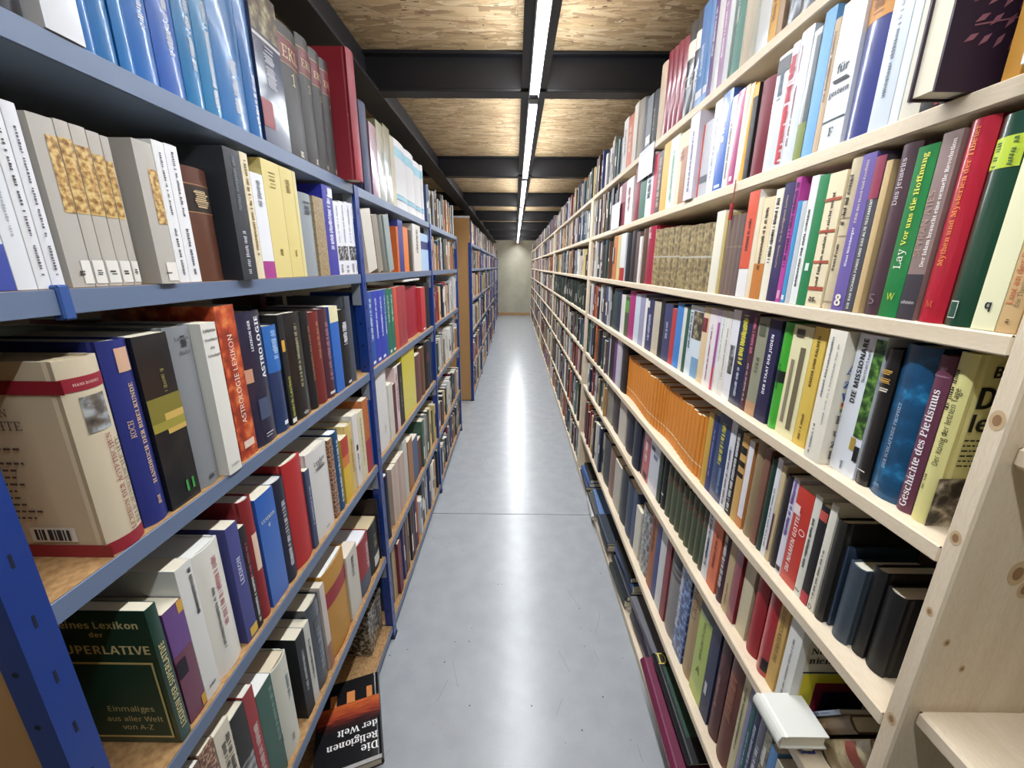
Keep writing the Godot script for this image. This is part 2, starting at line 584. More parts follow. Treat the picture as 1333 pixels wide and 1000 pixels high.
# One row of single books. Each line: end column, top row (or hN for a height in metres), colour, binding, then marks:
# S|setback  X|depth  L|look  G gloss  W|page colour  K|name|words  A|lean, and the prints that decorate() knows. "gap" leaves room.
func row_of_books(side: String, shelf: int, start: float, text: String, setback := 0.008, yref := 0.0) -> void:
	var Y: float = RY[shelf] if side == "R" else LY[shelf]
	var sign_ := 1.0 if side == "R" else -1.0
	var x0 := start
	var made := []
	var prev_front := 0.0
	for line in text.split("\n"):
		var w := line.strip_edges().split(" ", false)
		if w.size() < 2:
			continue
		var x1 := float(w[0])
		if w[1] == "gap":
			x0 = x1
			continue
		var sb := setback
		var decos := []
		var depth := 0.0
		var look := ""
		var gloss := false
		var page := "e6dcc4"
		var kname := ""
		var kwords := ""
		var lean := 0.0
		for k in range(4, w.size()):
			var a := w[k].split("|")
			match a[0]:
				"S": sb = float(a[1])
				"X": depth = float(a[1])
				"L": look = a[1]
				"G": gloss = true
				"W": page = a[1]
				"A": lean = deg_to_rad(float(a[1]))
				"K":
					kname = a[1]
					kwords = a[2].replace("_", " ")
				_: decos.append(w[k])
		var X := sign_ * (XF + sb)
		var z0 := z_at(x0, X, Y) if yref == 0.0 else on_x(x0, yref, X).z
		var z1 := z_at(x1, X, Y) if yref == 0.0 else on_x(x1, yref, X).z
		var zn := maxf(z0, z1)                                 # near and far face
		var zf := minf(z0, z1)
		var kept := sb < -0.02
		var solids: Array = covered.get(side + str(shelf), []).duplicate()
		if side == "L" and not kept:                           # keep clear of the posts and of books already there
			solids.append([last_post.y - 0.003, last_post.x + 0.008])
			solids.append([-9.0, -2.553])
		elif side == "R":
			solids.append([-0.4155, 0.5])
			solids.append([-9.0, -2.2])
		for q in solids:
			if zn > q[0] and zf < q[1]:
				if (q[0] + q[1]) * 0.5 > (zn + zf) * 0.5:
					zn = q[0]
				else:
					zf = q[1]
		z0 = zn
		z1 = zf
		var t := zn - zf - 0.0012
		if lean != 0.0:
			t *= 0.9
		if t < 0.004:
			x0 = x1
			continue
		var h := 0.2
		if w[1].begins_with("h"):
			h = float(w[1].substr(1))
		else:
			h = y_at(float(w[1]), X, (z0 + z1) * 0.5) - Y
		var space := 0.33
		if shelf > 0:
			space = (RY[shelf - 1] - 0.0235 if side == "R" else LY[shelf - 1] - 0.03) - Y - 0.006
		h = clampf(h, 0.1, space)
		if depth == 0.0:
			depth = clampf(h * 0.68, 0.11, 0.2)
		var kind: String = w[3]
		var called := kname if kname != "" else ("hardcover_book" if kind == "h" else "paperback_book")
		var o := build_book(called, side, t, h, depth, w[2], kind, decos, look, gloss, page)
		o.position = Vector3(X, CAMY + Y + 0.0006, (z0 + z1) * 0.5)
		o.rotation.y = -PI / 2 if side == "R" else PI / 2
		if lean != 0.0:
			o.rotate_object_local(Vector3(0, 0, 1), lean)
			o.position.y += absf(sin(lean)) * t * 0.5
		made.append([o, w[2], kind, t, h, kwords, decos.size() > 0])
		x0 = x1
		var key := side + str(shelf)
		if not covered.has(key):
			covered[key] = []
		covered[key].append([minf(z0, z1), maxf(z0, z1)])
	var where := "%s %s shelf" % [ORD[shelf], "pine" if side == "R" else "steel"]
	for k in made.size():
		var e: Array = made[k]
		var own := hue_name(e[1])
		var size_ := "slim " if e[3] < 0.017 else ("thick " if e[3] > 0.05 else "")
		if e[4] > 0.275:
			size_ += "tall "
		elif e[4] < 0.175:
			size_ += "short "
		var what: String = e[5] if e[5] != "" else "%s%s %s" % [size_, own, "hardcover" if e[2] == "h" else "paperback"]
		var near := []
		if k > 0:
			near.append(hue_name(made[k - 1][1]))
		if k < made.size() - 1:
			near.append(hue_name(made[k + 1][1]))
		var beside := "between %s and %s books" % [near[0], near[1]] if near.size() == 2 and near[0] != near[1] else ("among %s books" % near[0] if near.size() == 2 else ("beside a %s book" % near[0] if near.size() == 1 else "standing apart"))
		var label := "%s %s on the %s" % [what, beside, where]
		if e[5] != "":
			var first := k
			while first > 0 and made[first - 1][5] == e[5]:
				first -= 1
			if first == 0:
				label = "%s, %s in its set on the %s" % [what, ORDINALS[k - first], where]
			else:
				label = "%s, %s after the %s book on the %s" % [what, ORDINALS[k - first], hue_name(made[first - 1][1]), where]
				if label.split(" ").size() > 16:
					label = "%s, %s after the %s book" % [what, ORDINALS[k - first], hue_name(made[first - 1][1])]
		if label.split(" ").size() > 16:
			label = "%s on the %s" % [what, where]
		tag(e[0], label, "book", "books on the " + where)

# Books too far off to pick apart: one mesh for each run of shelving, spine, boards, pages and title of each book in it.
func far_book(b: MB, side: float, X: float, Y: float, z0: float, z1: float, h: float, d: float, col: Color, page: Color, mark: Color, r: RandomNumberGenerator) -> void:
	var zf := maxf(z0, z1)
	var zb := minf(z0, z1) + 0.0008
	var xb := X + side * d
	var inn := -side
	b.color = lin(col)
	b.quad(Vector3(X, Y, zb), Vector3(X, Y + h, zb), Vector3(X, Y + h, zf), Vector3(X, Y, zf), Vector3(inn, 0, 0))
	b.quad(Vector3(X, Y, zf), Vector3(X, Y + h, zf), Vector3(xb, Y + h, zf), Vector3(xb, Y, zf), Vector3(0, 0, 1))
	b.quad(Vector3(X, Y, zb), Vector3(X, Y + h, zb), Vector3(xb, Y + h, zb), Vector3(xb, Y, zb), Vector3(0, 0, -1))
	var bd := (zf - zb) * 0.1
	b.quad(Vector3(X, Y + h, zb), Vector3(X, Y + h, zf), Vector3(xb, Y + h, zf), Vector3(xb, Y + h, zb), Vector3.UP)
	b.color = lin(page)
	b.quad(Vector3(X + side * 0.003, Y + h + 0.0006, zb + bd), Vector3(X + side * 0.003, Y + h + 0.0006, zf - bd), Vector3(xb, Y + h + 0.0006, zf - bd), Vector3(xb, Y + h + 0.0006, zb + bd), Vector3.UP)
	if mark.a > 0.0:
		b.color = lin(mark)
		var y0 := Y + h * r.randf_range(0.1, 0.5)
		var y1 := y0 + h * r.randf_range(0.08, 0.45)
		y1 = minf(y1, Y + h * 0.95)
		var w := (zf - zb) * r.randf_range(0.2, 0.4)
		var zc := (zf + zb) * 0.5
		var e := -side * 0.0006
		b.quad(Vector3(X + e, y0, zc - w), Vector3(X + e, y1, zc - w), Vector3(X + e, y1, zc + w), Vector3(X + e, y0, zc + w), Vector3(inn, 0, 0))

func fill(b: MB, side: float, X: float, Y: float, za: float, zb: float, room: float, palette: Array, r: RandomNumberGenerator, hlo: float, hhi: float, wlo := 0.012, whi := 0.045) -> void:
	var z := za                                                # za is the end towards the camera
	var base := r.randf_range(hlo, hhi)
	while z > zb + wlo:
		var t := minf(r.randf_range(wlo, whi), z - zb)
		if r.randf() < 0.15:
			base = r.randf_range(hlo, hhi)
		var h := clampf(base + r.randf_range(-0.025, 0.025), 0.12, room)
		var col := Color(palette[r.randi() % palette.size()])
		col = col.lightened(r.randf_range(0, 0.08)) if r.randf() < 0.5 else col.darkened(r.randf_range(0, 0.15))
		var mark := Color("efe9dc") if col.v < 0.55 else Color("3a3430")
		if r.randf() < 0.3:
			mark = Color(palette[r.randi() % palette.size()])
		if r.randf() < 0.25:
			mark.a = 0.0
		far_book(b, side, X + side * r.randf_range(0.0, 0.022), Y, z, z - t, h, r.randf_range(0.12, 0.16), col, Color("e4d9c0") if r.randf() < 0.7 else Color("eeeae0"), mark, r)
		z -= t
		if r.randf() < 0.012:
			z -= r.randf_range(0.01, 0.04)

# ---------------------------------------------------------------- the rows that can be told apart, book by book
func pine_rows() -> void:
	row_of_books("R", 0, 800, """
807 163 c9c1b4 p D|5a5048|.4|.2|.6
814 155 d8d4d0 p D|5a4a48|.4|.3|.8
821 150 c0603a p D|f0e0c8|.4|.3|.8
826 135 cfc8bc p
832.5 130 8a7f70 h
838 128 2e2f36 h
845 125 70767c p P|e6e4de|.12|.28|.1|.9
851 118 26262a h D|b0a890|.4|.3|.7
859 83 cdb79c h
865 68 86283c h G K|hardcover_volume|wine-red_uniform_hardcover_volume
871 62 86283c h G K|hardcover_volume|wine-red_uniform_hardcover_volume
877 55 86283c h G K|hardcover_volume|wine-red_uniform_hardcover_volume
884 50 86283c h G K|hardcover_volume|wine-red_uniform_hardcover_volume
893 30 25262e h G B|e6e0d0|.62|.8 B|d8d4c8|.32|.335 B|d8d4c8|.42|.435 K|hardcover_volume|black_hardcover_volume_with_broad_cream_label
902 14 25262e h G B|e6e0d0|.62|.8 B|d8d4c8|.32|.335 B|d8d4c8|.42|.435 K|hardcover_volume|black_hardcover_volume_with_broad_cream_label
912 2 4a80bd p G P|e8e8ea|.08|.16|.1|.9 D|dfe6ee|.4|.3|.6
918 -6 5b8cc4 p G P|e8e8ea|.08|.16|.1|.9
923 -12 5c3a72 p D|e4dfe8|.5|.4|.85
931 -20 d6d4d6 p G
938 -26 a986a6 p D|f0eaf0|.4|.3|.8
945 -32 cfd2d2 p
957 -45 4d7a6c h D|cfd8cc|.3|.5|.8
970 -55 c2b49c h
981 -65 aca896 h
997 -85 c9cccb p G
1008 -95 d39f3c p D|8a5a20|.4|.2|.7
1016 -100 b09274 p
1034 h.225 23242c h G B|c9b890|.2|.21 D|e6dfc0|.4|.25|.34
1054 h.225 2a2c33 h G B|c9b890|.2|.21
1080 h.22 7a5a48 h
1104 h.21 b7b2a6 p
1130 h.22 34506e h
""")
	row_of_books("R", 1, 800, """
806 h.185 c9c4bb p D|6a6058|.4|.3|.8
812 h.19 7e3040 p
821 h.19 ddd8d4 p D|8a3040|.4|.3|.8
830 215 7a1d2b h
838 205 1f5a45 p
846 200 d7d8dc p D|2a3038|.6|.3|.8
851 200 b0394d p
857 197 3a3034 p D|c9a890|.6|.1|.9
865 186 d8a441 p
876 178 cfdcc9 p D|8ab09a|.3|.1|.8
888 172 d9c3a4 p P|9c6a42|.0|.78|.45|1. D|7a2e20|.5|.62|.75|.5
899 143 cfc9d6 p D|6a7080|.25|.1|.8 S|-.006
907 163 d2492f p
917 158 b9b9bd p B|6a6a74|.18|.28
926 131 e0e0e8 p D|9aa0b8|.3|.15|.85 G
938 115 2f5fb0 p G D|e6eaf2|.35|.5|.7 P|e6eaf2|.03|.06|.2|.8
945 125 d8d4cf p D|5a5048|.3|.1|.7
953.5 117 a83d72 p G P|e8dce4|.05|.1|.3|.7
959 111 e0d3bd p
965 109 d9a43a p G
971 109 1f1c1c p B|d9a43a|.87|1.
988 103 6e1c2a h
991 gap
1006 70 cfd4da p G D|4a5866|.5|.62|.85 B|2c2c30|.84|.97
1015 55 d9d5d8 p D|c22838|.9|.03|.9 P|c22838|.04|.5|.0|.45
1030 37 cfd6dc p G D|7a2030|.2|.15|.9|.25
1041 38 8d938c p G B|76823a|.0|.3 P|4a5256|.3|.95|.5|1.
1055 11 6fa5d8 p
1063 24 bda382 p D|6a5a48|.4|.4|.9
1092 -5 dfe2e6 p G D|23262a|.8|0.456|0.484 H|für|23262a|.5|.56|b H|gestern|23262a|.85|.39|b B|2c4a46|.2|.21 H|F|2c4a46|.2|.12|S
1127 -40 3d4480 h G B|c98a3c|.72|1. D|8a5a2a|.5|.76|.96
1154 -60 cdd5dc p G D|707c86|.2|.2|.9
1167 -66 d8dcdf p
1195 h.21 d2ccba p D|8a8478|.3|.08|.3
1220 h.19 17171a p G P|b02030|.02|.12|.8|1.
1230 h.19 1a1618 p
""")
	row_of_books("R", 2, 772, """
777 313 cfd0da p
782 312 d98a5c p
787 311 e2c7a2 p
792 311 c9a45c p
797 309 d9c08a p
801 307 c9793f p
805 306 cdbf86 p
811 304 dcdcdc p B|b03028|.0|.28
817 304 1e1e22 h
824 300 2b2426 h
828 302 5d4a44 p
831 308 e0d8d0 p
836 298 5c4438 h
846 295 a01f3c h G D|e8d0d0|.3|.8|.9
849.5 299 b0a080 h L|antique B|b4b0a0|.5|.53 K|antique_volume|short_mottled_brown_antique_volume
853 299 b0a080 h L|antique B|b4b0a0|.5|.53 K|antique_volume|short_mottled_brown_antique_volume
856.5 298 b0a080 h L|antique2 B|b4b0a0|.5|.53 K|antique_volume|short_mottled_brown_antique_volume
860 297 b0a080 h L|antique B|b4b0a0|.5|.53 K|antique_volume|short_mottled_brown_antique_volume
863.5 297 b0a080 h L|antique2 B|b4b0a0|.5|.53 K|antique_volume|short_mottled_brown_antique_volume
867 296 b0a080 h L|antique B|b4b0a0|.5|.53 K|antique_volume|short_mottled_brown_antique_volume
870.5 296 b0a080 h L|antique2 B|b4b0a0|.5|.53 K|antique_volume|short_mottled_brown_antique_volume
874 295 b0a080 h L|antique B|b4b0a0|.5|.53 K|antique_volume|short_mottled_brown_antique_volume
878 294 b0a080 h L|antique2 B|b4b0a0|.5|.53 K|antique_volume|short_mottled_brown_antique_volume
882 296 b0a080 h L|antique B|b4b0a0|.5|.53 K|antique_volume|short_mottled_brown_antique_volume
886 295 b0a080 h L|antique B|b4b0a0|.5|.53 K|antique_volume|short_mottled_brown_antique_volume
890 295 b0a080 h L|antique2 B|b4b0a0|.5|.53 K|antique_volume|short_mottled_brown_antique_volume
894 294 b0a080 h L|antique B|b4b0a0|.5|.53 K|antique_volume|short_mottled_brown_antique_volume
898 293 b0a080 h L|antique2 B|b4b0a0|.5|.53 K|antique_volume|short_mottled_brown_antique_volume
902 292 b0a080 h L|antique B|b4b0a0|.5|.53 K|antique_volume|short_mottled_brown_antique_volume
906 292 b0a080 h L|antique2 B|b4b0a0|.5|.53 K|antique_volume|short_mottled_brown_antique_volume
910.5 291 b0a080 h L|antique B|b4b0a0|.5|.53 K|antique_volume|short_mottled_brown_antique_volume
915 290 b0a080 h L|antique2 B|b4b0a0|.5|.53 K|antique_volume|short_mottled_brown_antique_volume
920 290 b0a080 h L|antique B|b4b0a0|.5|.53 K|antique_volume|short_mottled_brown_antique_volume
930 275 e2dcc8 p
934 277 b8a468 p
939.5 281 7a675c h B|8a776a|.6|.62 K|hardcover_volume|dull_brown_uniform_hardcover_volume
945 280 7a675c h B|8a776a|.6|.62 K|hardcover_volume|dull_brown_uniform_hardcover_volume
950.5 279 74625a h B|8a776a|.6|.62 K|hardcover_volume|dull_brown_uniform_hardcover_volume
956 278 6a5a54 h B|8a776a|.6|.62 K|hardcover_volume|dull_brown_uniform_hardcover_volume
968 249 e4e0dc p B|d2563a|.28|1. D|2a2020|.35|.45|.75
974 257 dfd0b0 p
987 257 e0cda6 p B|c07836|.0|.36 D|3a2c20|.3|.3|.9
996 246 e6dec8 p D|2a2420|.5|.35|.92
1008 238 37315c p G T|Kurt_Hennig_-_Das_Grundgesetz_Gottes|e4c98a|.42|.3|.9
1014.5 231 b03f92 p D|3c1c50|.7|.3|.95 P|e0a0c0|.03|.1|.2|.8
1020 262 3f8fc0 p P|dfe8ee|.03|.08|.2|.8
1026 262 bfc2c4 p
1035 229 e6e8e4 p D|3a4038|.35|.15|.75
1046.5 228 1f7a46 p P|dfe8e0|.28|.34|.3|.7
1066 224 e6d8b4 p T|und_führen_wohin_du_nicht_willst|2a2018|.38|.16|.86|b B|a8503a|.13|.16 B|a8503a|.34|.36 B|a8503a|.57|.59 B|a8503a|.8|.82 H|as.|2a2018|.5|.06|b
1080 206 cdbd9c h T|Paul_Prim|2a2018|.4|.27|.45|S D|2a2018|.35|.58|.9 B|b08a70|.5|.505 B|b08a70|.62|.625 B|b08a70|.05|.055
1096 198 6a5a9c p T|Klaus_Nürnberger|e8e4f0|.4|.3|.55|b T|Ethik_des_Nord-Süd-Konflikts|e8d8b0|.38|.58|.96 H|8|f0e8d0|.5|.07|b
1108 203 4a4a50 p T|DIE_RAD_SCHAMA_FUNDE_UND_DAS_ALTE_TESTAMENT|efe9e0|.3|.02|.74|b B|8a2f48|.74|1.
1116 209 c9ad7c p
1119 216 efe6d2 p
1141 187 4b323a h T|Das_Jenseits|d9cdcf|.42|.66|.92|s H|S|8a747a|.3|.1
1165 189 1d7a3c p G T|Lay|f4f0e0|.6|.3|.42|s T|Vor_uns_die_Hoffnung|e6e05a|.55|.44|.96|S H|W|b8d04a|.4|.13
1187 171 8a746e p B|3c363c|.0|.26 T|Der_Islam_braucht_eine_sexuelle_Revolution|f0e8e0|.34|.3|.96|S|.72 T|SEYRAN_ATES|b09480|.4|.36|.8||.26 H|ullstein|f0ece8|.75|.1
1220 153 b01c30 h G T|Mythen_und_Mysterien_der_Tibeter|e88a4a|.45|.3|.97|S H|M|d05a3a|.3|.1|S
1261 146 17402c h G P|b8cc3a|.76|.9|.05|.9 D|4a6a2c|.18|.77|.89|.3 D|4a6a2c|.18|.77|.89|.7 P|e6ece4|.04|.13|.2|.5 P|1d4a34|.045|.125|.22|.48
1293 h.222 e9e6bd p H|q|1c1c30|.26|.11|b B|8a8078|.8|.98
1321 h.205 c8a673 p T|Lust_an_der_Erkenntnis|b8502e|.34|.14|.9|s|.3 T|Die_Theologie_des_20._Jahrhunderts|4a3a24|.3|.13|.95|s|.72 D|6a5230|.2|.05|.07
""", 0.006)
	row_of_books("R", 3, 766, """
772 372 9a4a40 p
777 371 c9bfb4 p
782 372 cfcac4 p
788 373 c9a27c p
795 375 b9c0c0 p
801 376 2f4a44 p
806 377 2a2f4a p
811 384 dcdad2 p
816 386 4a5a38 p B|5f9a48|.6|.9
823 379 a82c72 p
829 383 c9d4dc p
835 383 9a98b4 p
838 388 e6e6e2 p
846 389 35365e p D|c9cbe0|.4|.2|.7 P|e4dfc8|.82|.95|.0|.35
854 393 c2b8a2 p
859 391 1f1f24 p
868 396 3a3f66 p D|c9c9d8|.3|.4|.7
873.5 402 b03a3c p
881 395 3f7fc4 p
885 400 d8d8cc p
889 401 2f5a4a p
905 399 d9e6ee p G P|photo|.55|.93|.3|1. P|7aa0c0|.02|.3|.5|1. D|4a6070|.2|.4|.9|.15
912 400 dcc49a p P|7a2c34|.68|.86|.0|.8
921 402 e6dedc p K|paperback_book|white_paperback_with_rosy_print D|9a5a78|.2|.1|.8
926 404 dccfe0 p P|9c4f8a|.3|.85|.3|.8 P|c84a4a|.0|.3|.3|.8
932 405 e4e4dc p K|paperback_book|white_paperback_with_faint_green_print D|98a098|.2|.4|.9
938 406 e2ddd4 p K|paperback_book|white_paperback_with_brown_print D|7a7068|.2|.2|.8
947 404 e8e8ea p G P|photo2|.3|.62|.3|.9
961 404 23294a p G D|e8e24a|.45|.45|.95 D|cfd6e4|.25|.1|.4
968 408 4a2834 p D|d0708a|.5|.6|.95 D|c0b8bc|.3|.1|.5
980 414 8f8f78 p P|b98f6a|.0|.14|.0|1. D|5a5c48|.4|.45|.6 P|5c5e4c|.82|.94|.2|.8
994 417 211d44 p T|DER_STAAT_DER_JUDEN|f2f2f6|.4|.28|.86|b
1007.5 420 3fa52e h G B|16201a|.45|.56 D|1a3a14|.18|.57|.62 D|1a3a14|.18|.39|.44
1030 425 e4dcae p P|6e644c|.08|.82|.55|.8 P|8a826a|.12|.7|.18|.36 P|4a463a|.9|.97|.2|.6
1045 427 d6b752 p T|KAISER_UND_KALIFEN|3a2c10|.5|.52|.93|b D|6a5420|.2|.06|.28
1064 425 ece6d4 p D|6a7480|.14|.5|.95|.3 D|6a6a68|.14|.05|.3|.3 D|9aa0a4|.1|.3|.9|.7 S|.004 FT|Alte|3a62a8|.08|.36|.7|S FT|zur|3a62a8|.08|.3|.6|S FT|Welt|3a62a8|.08|.38|.5|S FP|c24a34|.1|.8|.46|.49 FP|d8b04a|.1|.8|.44|.46 FP|4a8a5a|.1|.8|.42|.44 FT|Bibel|5a5450|.08|.4|.33|S FT|und|5a5450|.08|.3|.23|S FT|zur|5a5450|.08|.3|.14|S FT|leben|5a5450|.08|.42|.05|S
1078 gap
1109 437 e4e9f0 p G T|DIE_MISSIONARE|14161c|.3|.52|.97|b|.3 T|Norman_Lewis|14161c|.2|.68|.9||.52 P|forest|.3|.98|.66|1. P|b0943c|.2|.29|.62|.8 P|14161c|.13|.24|.82|1. D|50606c|.1|.03|.1
1124.5 455 1f1c1c h G D|d8cfc0|.75|0.706|0.734 D|c9a04a|.9|0.766|0.794 D|c9a04a|.8|0.826|0.854 D|e8e4de|.8|0.106|0.134
1162 451 0f4a70 h G L|starry T|DER_SCHLAFENDE_PROPHET|c9dbe8|.2|.2|.64|s|.4 D|7aa0bc|.25|.06|.09|.35
1181 464 653549 h T|Geschichte_des_Pietismus|f6f0f0|.62|.04|.8|S H|Erich|c2a0ac|.5|.93|s H|Beyreuther|c2a0ac|.85|.88|s
1202 459 d8d18c h D|6a6238|.14|.2|.3|.3 T|Der_König_der_letzten_Tage|24200f|.4|.36|.95||.62 D|24200f|.2|.68|.92|.28 FT|Bo|1c1a14|.16|.3|.88|b FT|Der|1c1a14|.1|.5|.71|b FT|letzte|1c1a14|.1|.62|.58|b FD|1c1a14|.1|.8|.36|.54|6 FP|stone|.0|1.|.0|.3
""", 0.02)
	row_of_books("R", 4, 764, """
769 416 dcdce4 p
772 418 2e2c30 p
775.5 420 8a8474 p
779 421 dcd0b0 p
783 423 6a2c34 p
788 426 22332e p
792 428 d8d4c4 p
797 431 1e1c20 p
800 433 6e3a7a p
805 437 c6c2cc p
811.5 441 2c2220 h
""", 0.016)
	var orange := ""
	var ox := 811.5
	for k in 28:
		ox += lerpf(2.5, 4.55, k / 27.0)
		orange += "%.2f h%.4f d8862a p S|%.4f B|efdcb4|%.3f|%.3f K|journal_volume|orange_journal_with_a_pale_spine_line\n" % [ox, 0.184 + 0.004 * sin(k * 1.7), 0.02 + 0.012 * (0.5 + 0.5 * sin(k * 0.45)), 0.2, 0.222]
	row_of_books("R", 4, 811.5, orange, 0.02)
	row_of_books("R", 4, ox, """
916 538 c9a040 p
922 541 27336a p D|8a94c4|.3|.2|.8
935.5 537 1e3a66 p G D|e6dc5a|.34|.42|.9 D|8aa0c4|.25|.1|.4|.7
942 548 dcdce2 p D|6a6a74|.4|.05|.7
949 559 141416 p D|f0f0f0|.5|.04|.96
956 566 c9a05c p B|17130f|.78|.86 B|17130f|.64|.7 B|17130f|.52|.57
963 574 c8844a p P|e2e2e6|.12|1.|.2|1.
974.5 573 948060 h
981 585 7c5444 p
988.5 598 1d3a30 h
994 598 e2e2e6 p D|5a5a64|.3|.1|.7
999 607 cdb990 p P|4a2434|.1|.5|.0|.5
1007.5 620 2a2429 h
1014 624 dfdce8 p D|6a4a9a|.7|.42|.98 P|2a2a30|.03|.08|.1|.9
1032 639 c83628 p G T|IM_NAMEN_GOTTES|f4e2dc|.4|.12|.75|b|.35 T|O|f4e2dc|.35|.56|.64||.75 P|e8d8d4|.72|.82|.0|.4
1040 646 e0e0d4 p D|3a3a38|.4|.3|.8 H|dtv|1c1c1c|.7|.06|b
1049 660 17171a p B|b83040|.0|.12 B|c05048|.86|.95
1057 658 e4e0d0 p D|4a463c|.3|.12|.6 H|D|2a2820|.5|.04
1067 679 22221f h
1078 713 33445a h W|d8c2a0 S|.03
1096 737 3d4a56 h B|566572|.0|.01 W|e6e0cc S|.024
1119 742 17181a h S|.034
1143 772 141416 h S|.036
""", 0.02)
	row_of_books("R", 5, 762, """
767 473 8a8478 p
772 476 2a2a38 p
777 480 d4cfc2 p
783 486 6a3a34 h
789 492 3a4a5c p
796 500 8a867a p
804 507 3a2c34 h
812 516 c9c2b4 p
820 527 2c2c3c h
828 548 22283c h S|.01 FP|c9c0a0|.2|.45|.55|.75 FP|c9c0a0|.55|.75|.5|.7
834 560 3a3440 h
842 562 b83438 p G P|2a1a1c|.04|.16|.2|.8 D|f0e8e4|.4|.4|.8
853 575 ccced8 p G P|3a4058|.78|.86|.1|.5 P|6a7088|.66|.74|.4|.8
857 588 2b3a34 p
862.5 596 121416 h P|d0d4d4|.26|.3|.3|.7
868.5 606 4c553f h B|6e3a30|.8|.83 B|6e3a30|.7|.73 K|hardcover_volume|drab_green_cloth_volume_with_brown_bands
874.5 611 4c553f h B|6e3a30|.8|.83 B|6e3a30|.7|.73 K|hardcover_volume|drab_green_cloth_volume_with_brown_bands
880.5 616 4a533d h B|6e3a30|.8|.83 B|6e3a30|.7|.73 K|hardcover_volume|drab_green_cloth_volume_with_brown_bands
886.5 634 525a44 h B|6e3a30|.8|.83 B|6e3a30|.7|.73 K|hardcover_volume|drab_green_cloth_volume_with_brown_bands
892.5 640 4c553f h B|6e3a30|.8|.83 B|6e3a30|.7|.73 K|hardcover_volume|drab_green_cloth_volume_with_brown_bands
898.5 647 4c553f h B|6e3a30|.8|.83 B|6e3a30|.7|.73 K|hardcover_volume|drab_green_cloth_volume_with_brown_bands
905 653 48513b h B|6e3a30|.8|.83 B|6e3a30|.7|.73 K|hardcover_volume|drab_green_cloth_volume_with_brown_bands
911.5 660 4c553f h B|6e3a30|.8|.83 B|6e3a30|.7|.73 K|hardcover_volume|drab_green_cloth_volume_with_brown_bands
918 666 e0e0e4 p D|3a3a44|.5|.2|.95
928 673 d9734c p D|8a3a28|.3|.3|.8
937.5 684 43232f h D|f2eaea|.38|.2|.9
944.5 703 bfa880 p D|6a5a40|.2|.1|.4
952 705 8a2634 p G
956 gap
967 733 d2c6a4 p S|.026
980 738 9c1f28 h S|.022
992.5 752 b2242c h G S|.018 P|1a1414|.06|.2|.6|.98
1005 766 cfa75c p T|DIE_ERSTEN_CHRISTEN|4a3418|.45|.3|.95|s
1019 784 e4e4de p S|.012 D|8a8a88|.15|.1|.8 FP|d9d2be|.1|.98|.02|.98 FP|d8c832|.12|.98|.02|.52 FP|8a1f34|.3|.98|.02|.42 FP|231a4c|.42|.98|.02|.32 FP|1c1c1c|.1|.98|.53|.545 FT|Nennt_mich|1c1814|.14|.9|.74|S FT|nicht_fremd|1c1814|.14|.9|.64|S FP|1c1c1c|.1|.98|.93|.945
""", 0.022)
	row_of_books("R", 6, 764, """
770 h.26 2a2c30 h
776 h.27 c9c8c0 p
783 h.25 6a3a34 h
790 h.27 33363c h
797 h.26 8a6a5c h
804 h.25 c2bcae p
811 h.27 26303a h
819 h.26 2c3c58 h
823 h.27 3a4a6a p
829 663 d9d4c4 p
840 664 3a5566 h L|photo2
846 671 a8623a p D|5a2a18|.5|.5|.95
851 682 3a437c p
857 686 d9d9d9 p
862 696 8a3c40 p
874 699 8f8a88 h B|1c1c1e|.8|1. B|5a5654|.66|.7 B|5a5654|.73|.76
885 723 3a5a9c p L|bluephoto D|f0f0f4|.28|.25|.95|.18
896 745 b59a70 h T|CREDO|7a5a38|.55|.62|.95|s
909 786 a8bc28 p G T|MUSLIM_TV_USA|5a6a18|.35|.42|.8 B|22262a|.86|1. H|A|5a6a18|.3|.3
918 788 2a3050 p P|c9c9cc|.22|.34|.2|.5
928 799 5a2e2e h D|a87a78|.25|.3|.6
""", 0.024)
	row_of_books("R", 6, 923, """
943 845 6b3424 h D|b07050|.55|.42|.8 S|.02
955 868 cfc69a p D|5a5434|.3|.3|.85
961 885 8a8aa8 p
967 893 1f5a5c p D|a0c4e0|.3|.3|.6
975 904 232a52 p D|c9d4ec|.5|.3|.72
985 912 1f2444 p G D|dfe6f4|.6|.3|.62
996 916 4c4844 p L|photo P|dcd8d0|.55|.7|.3|.7
1008 h.27 5a8cc4 p
1022 h.26 cfcab8 p
""", 0.024, 1000.0)

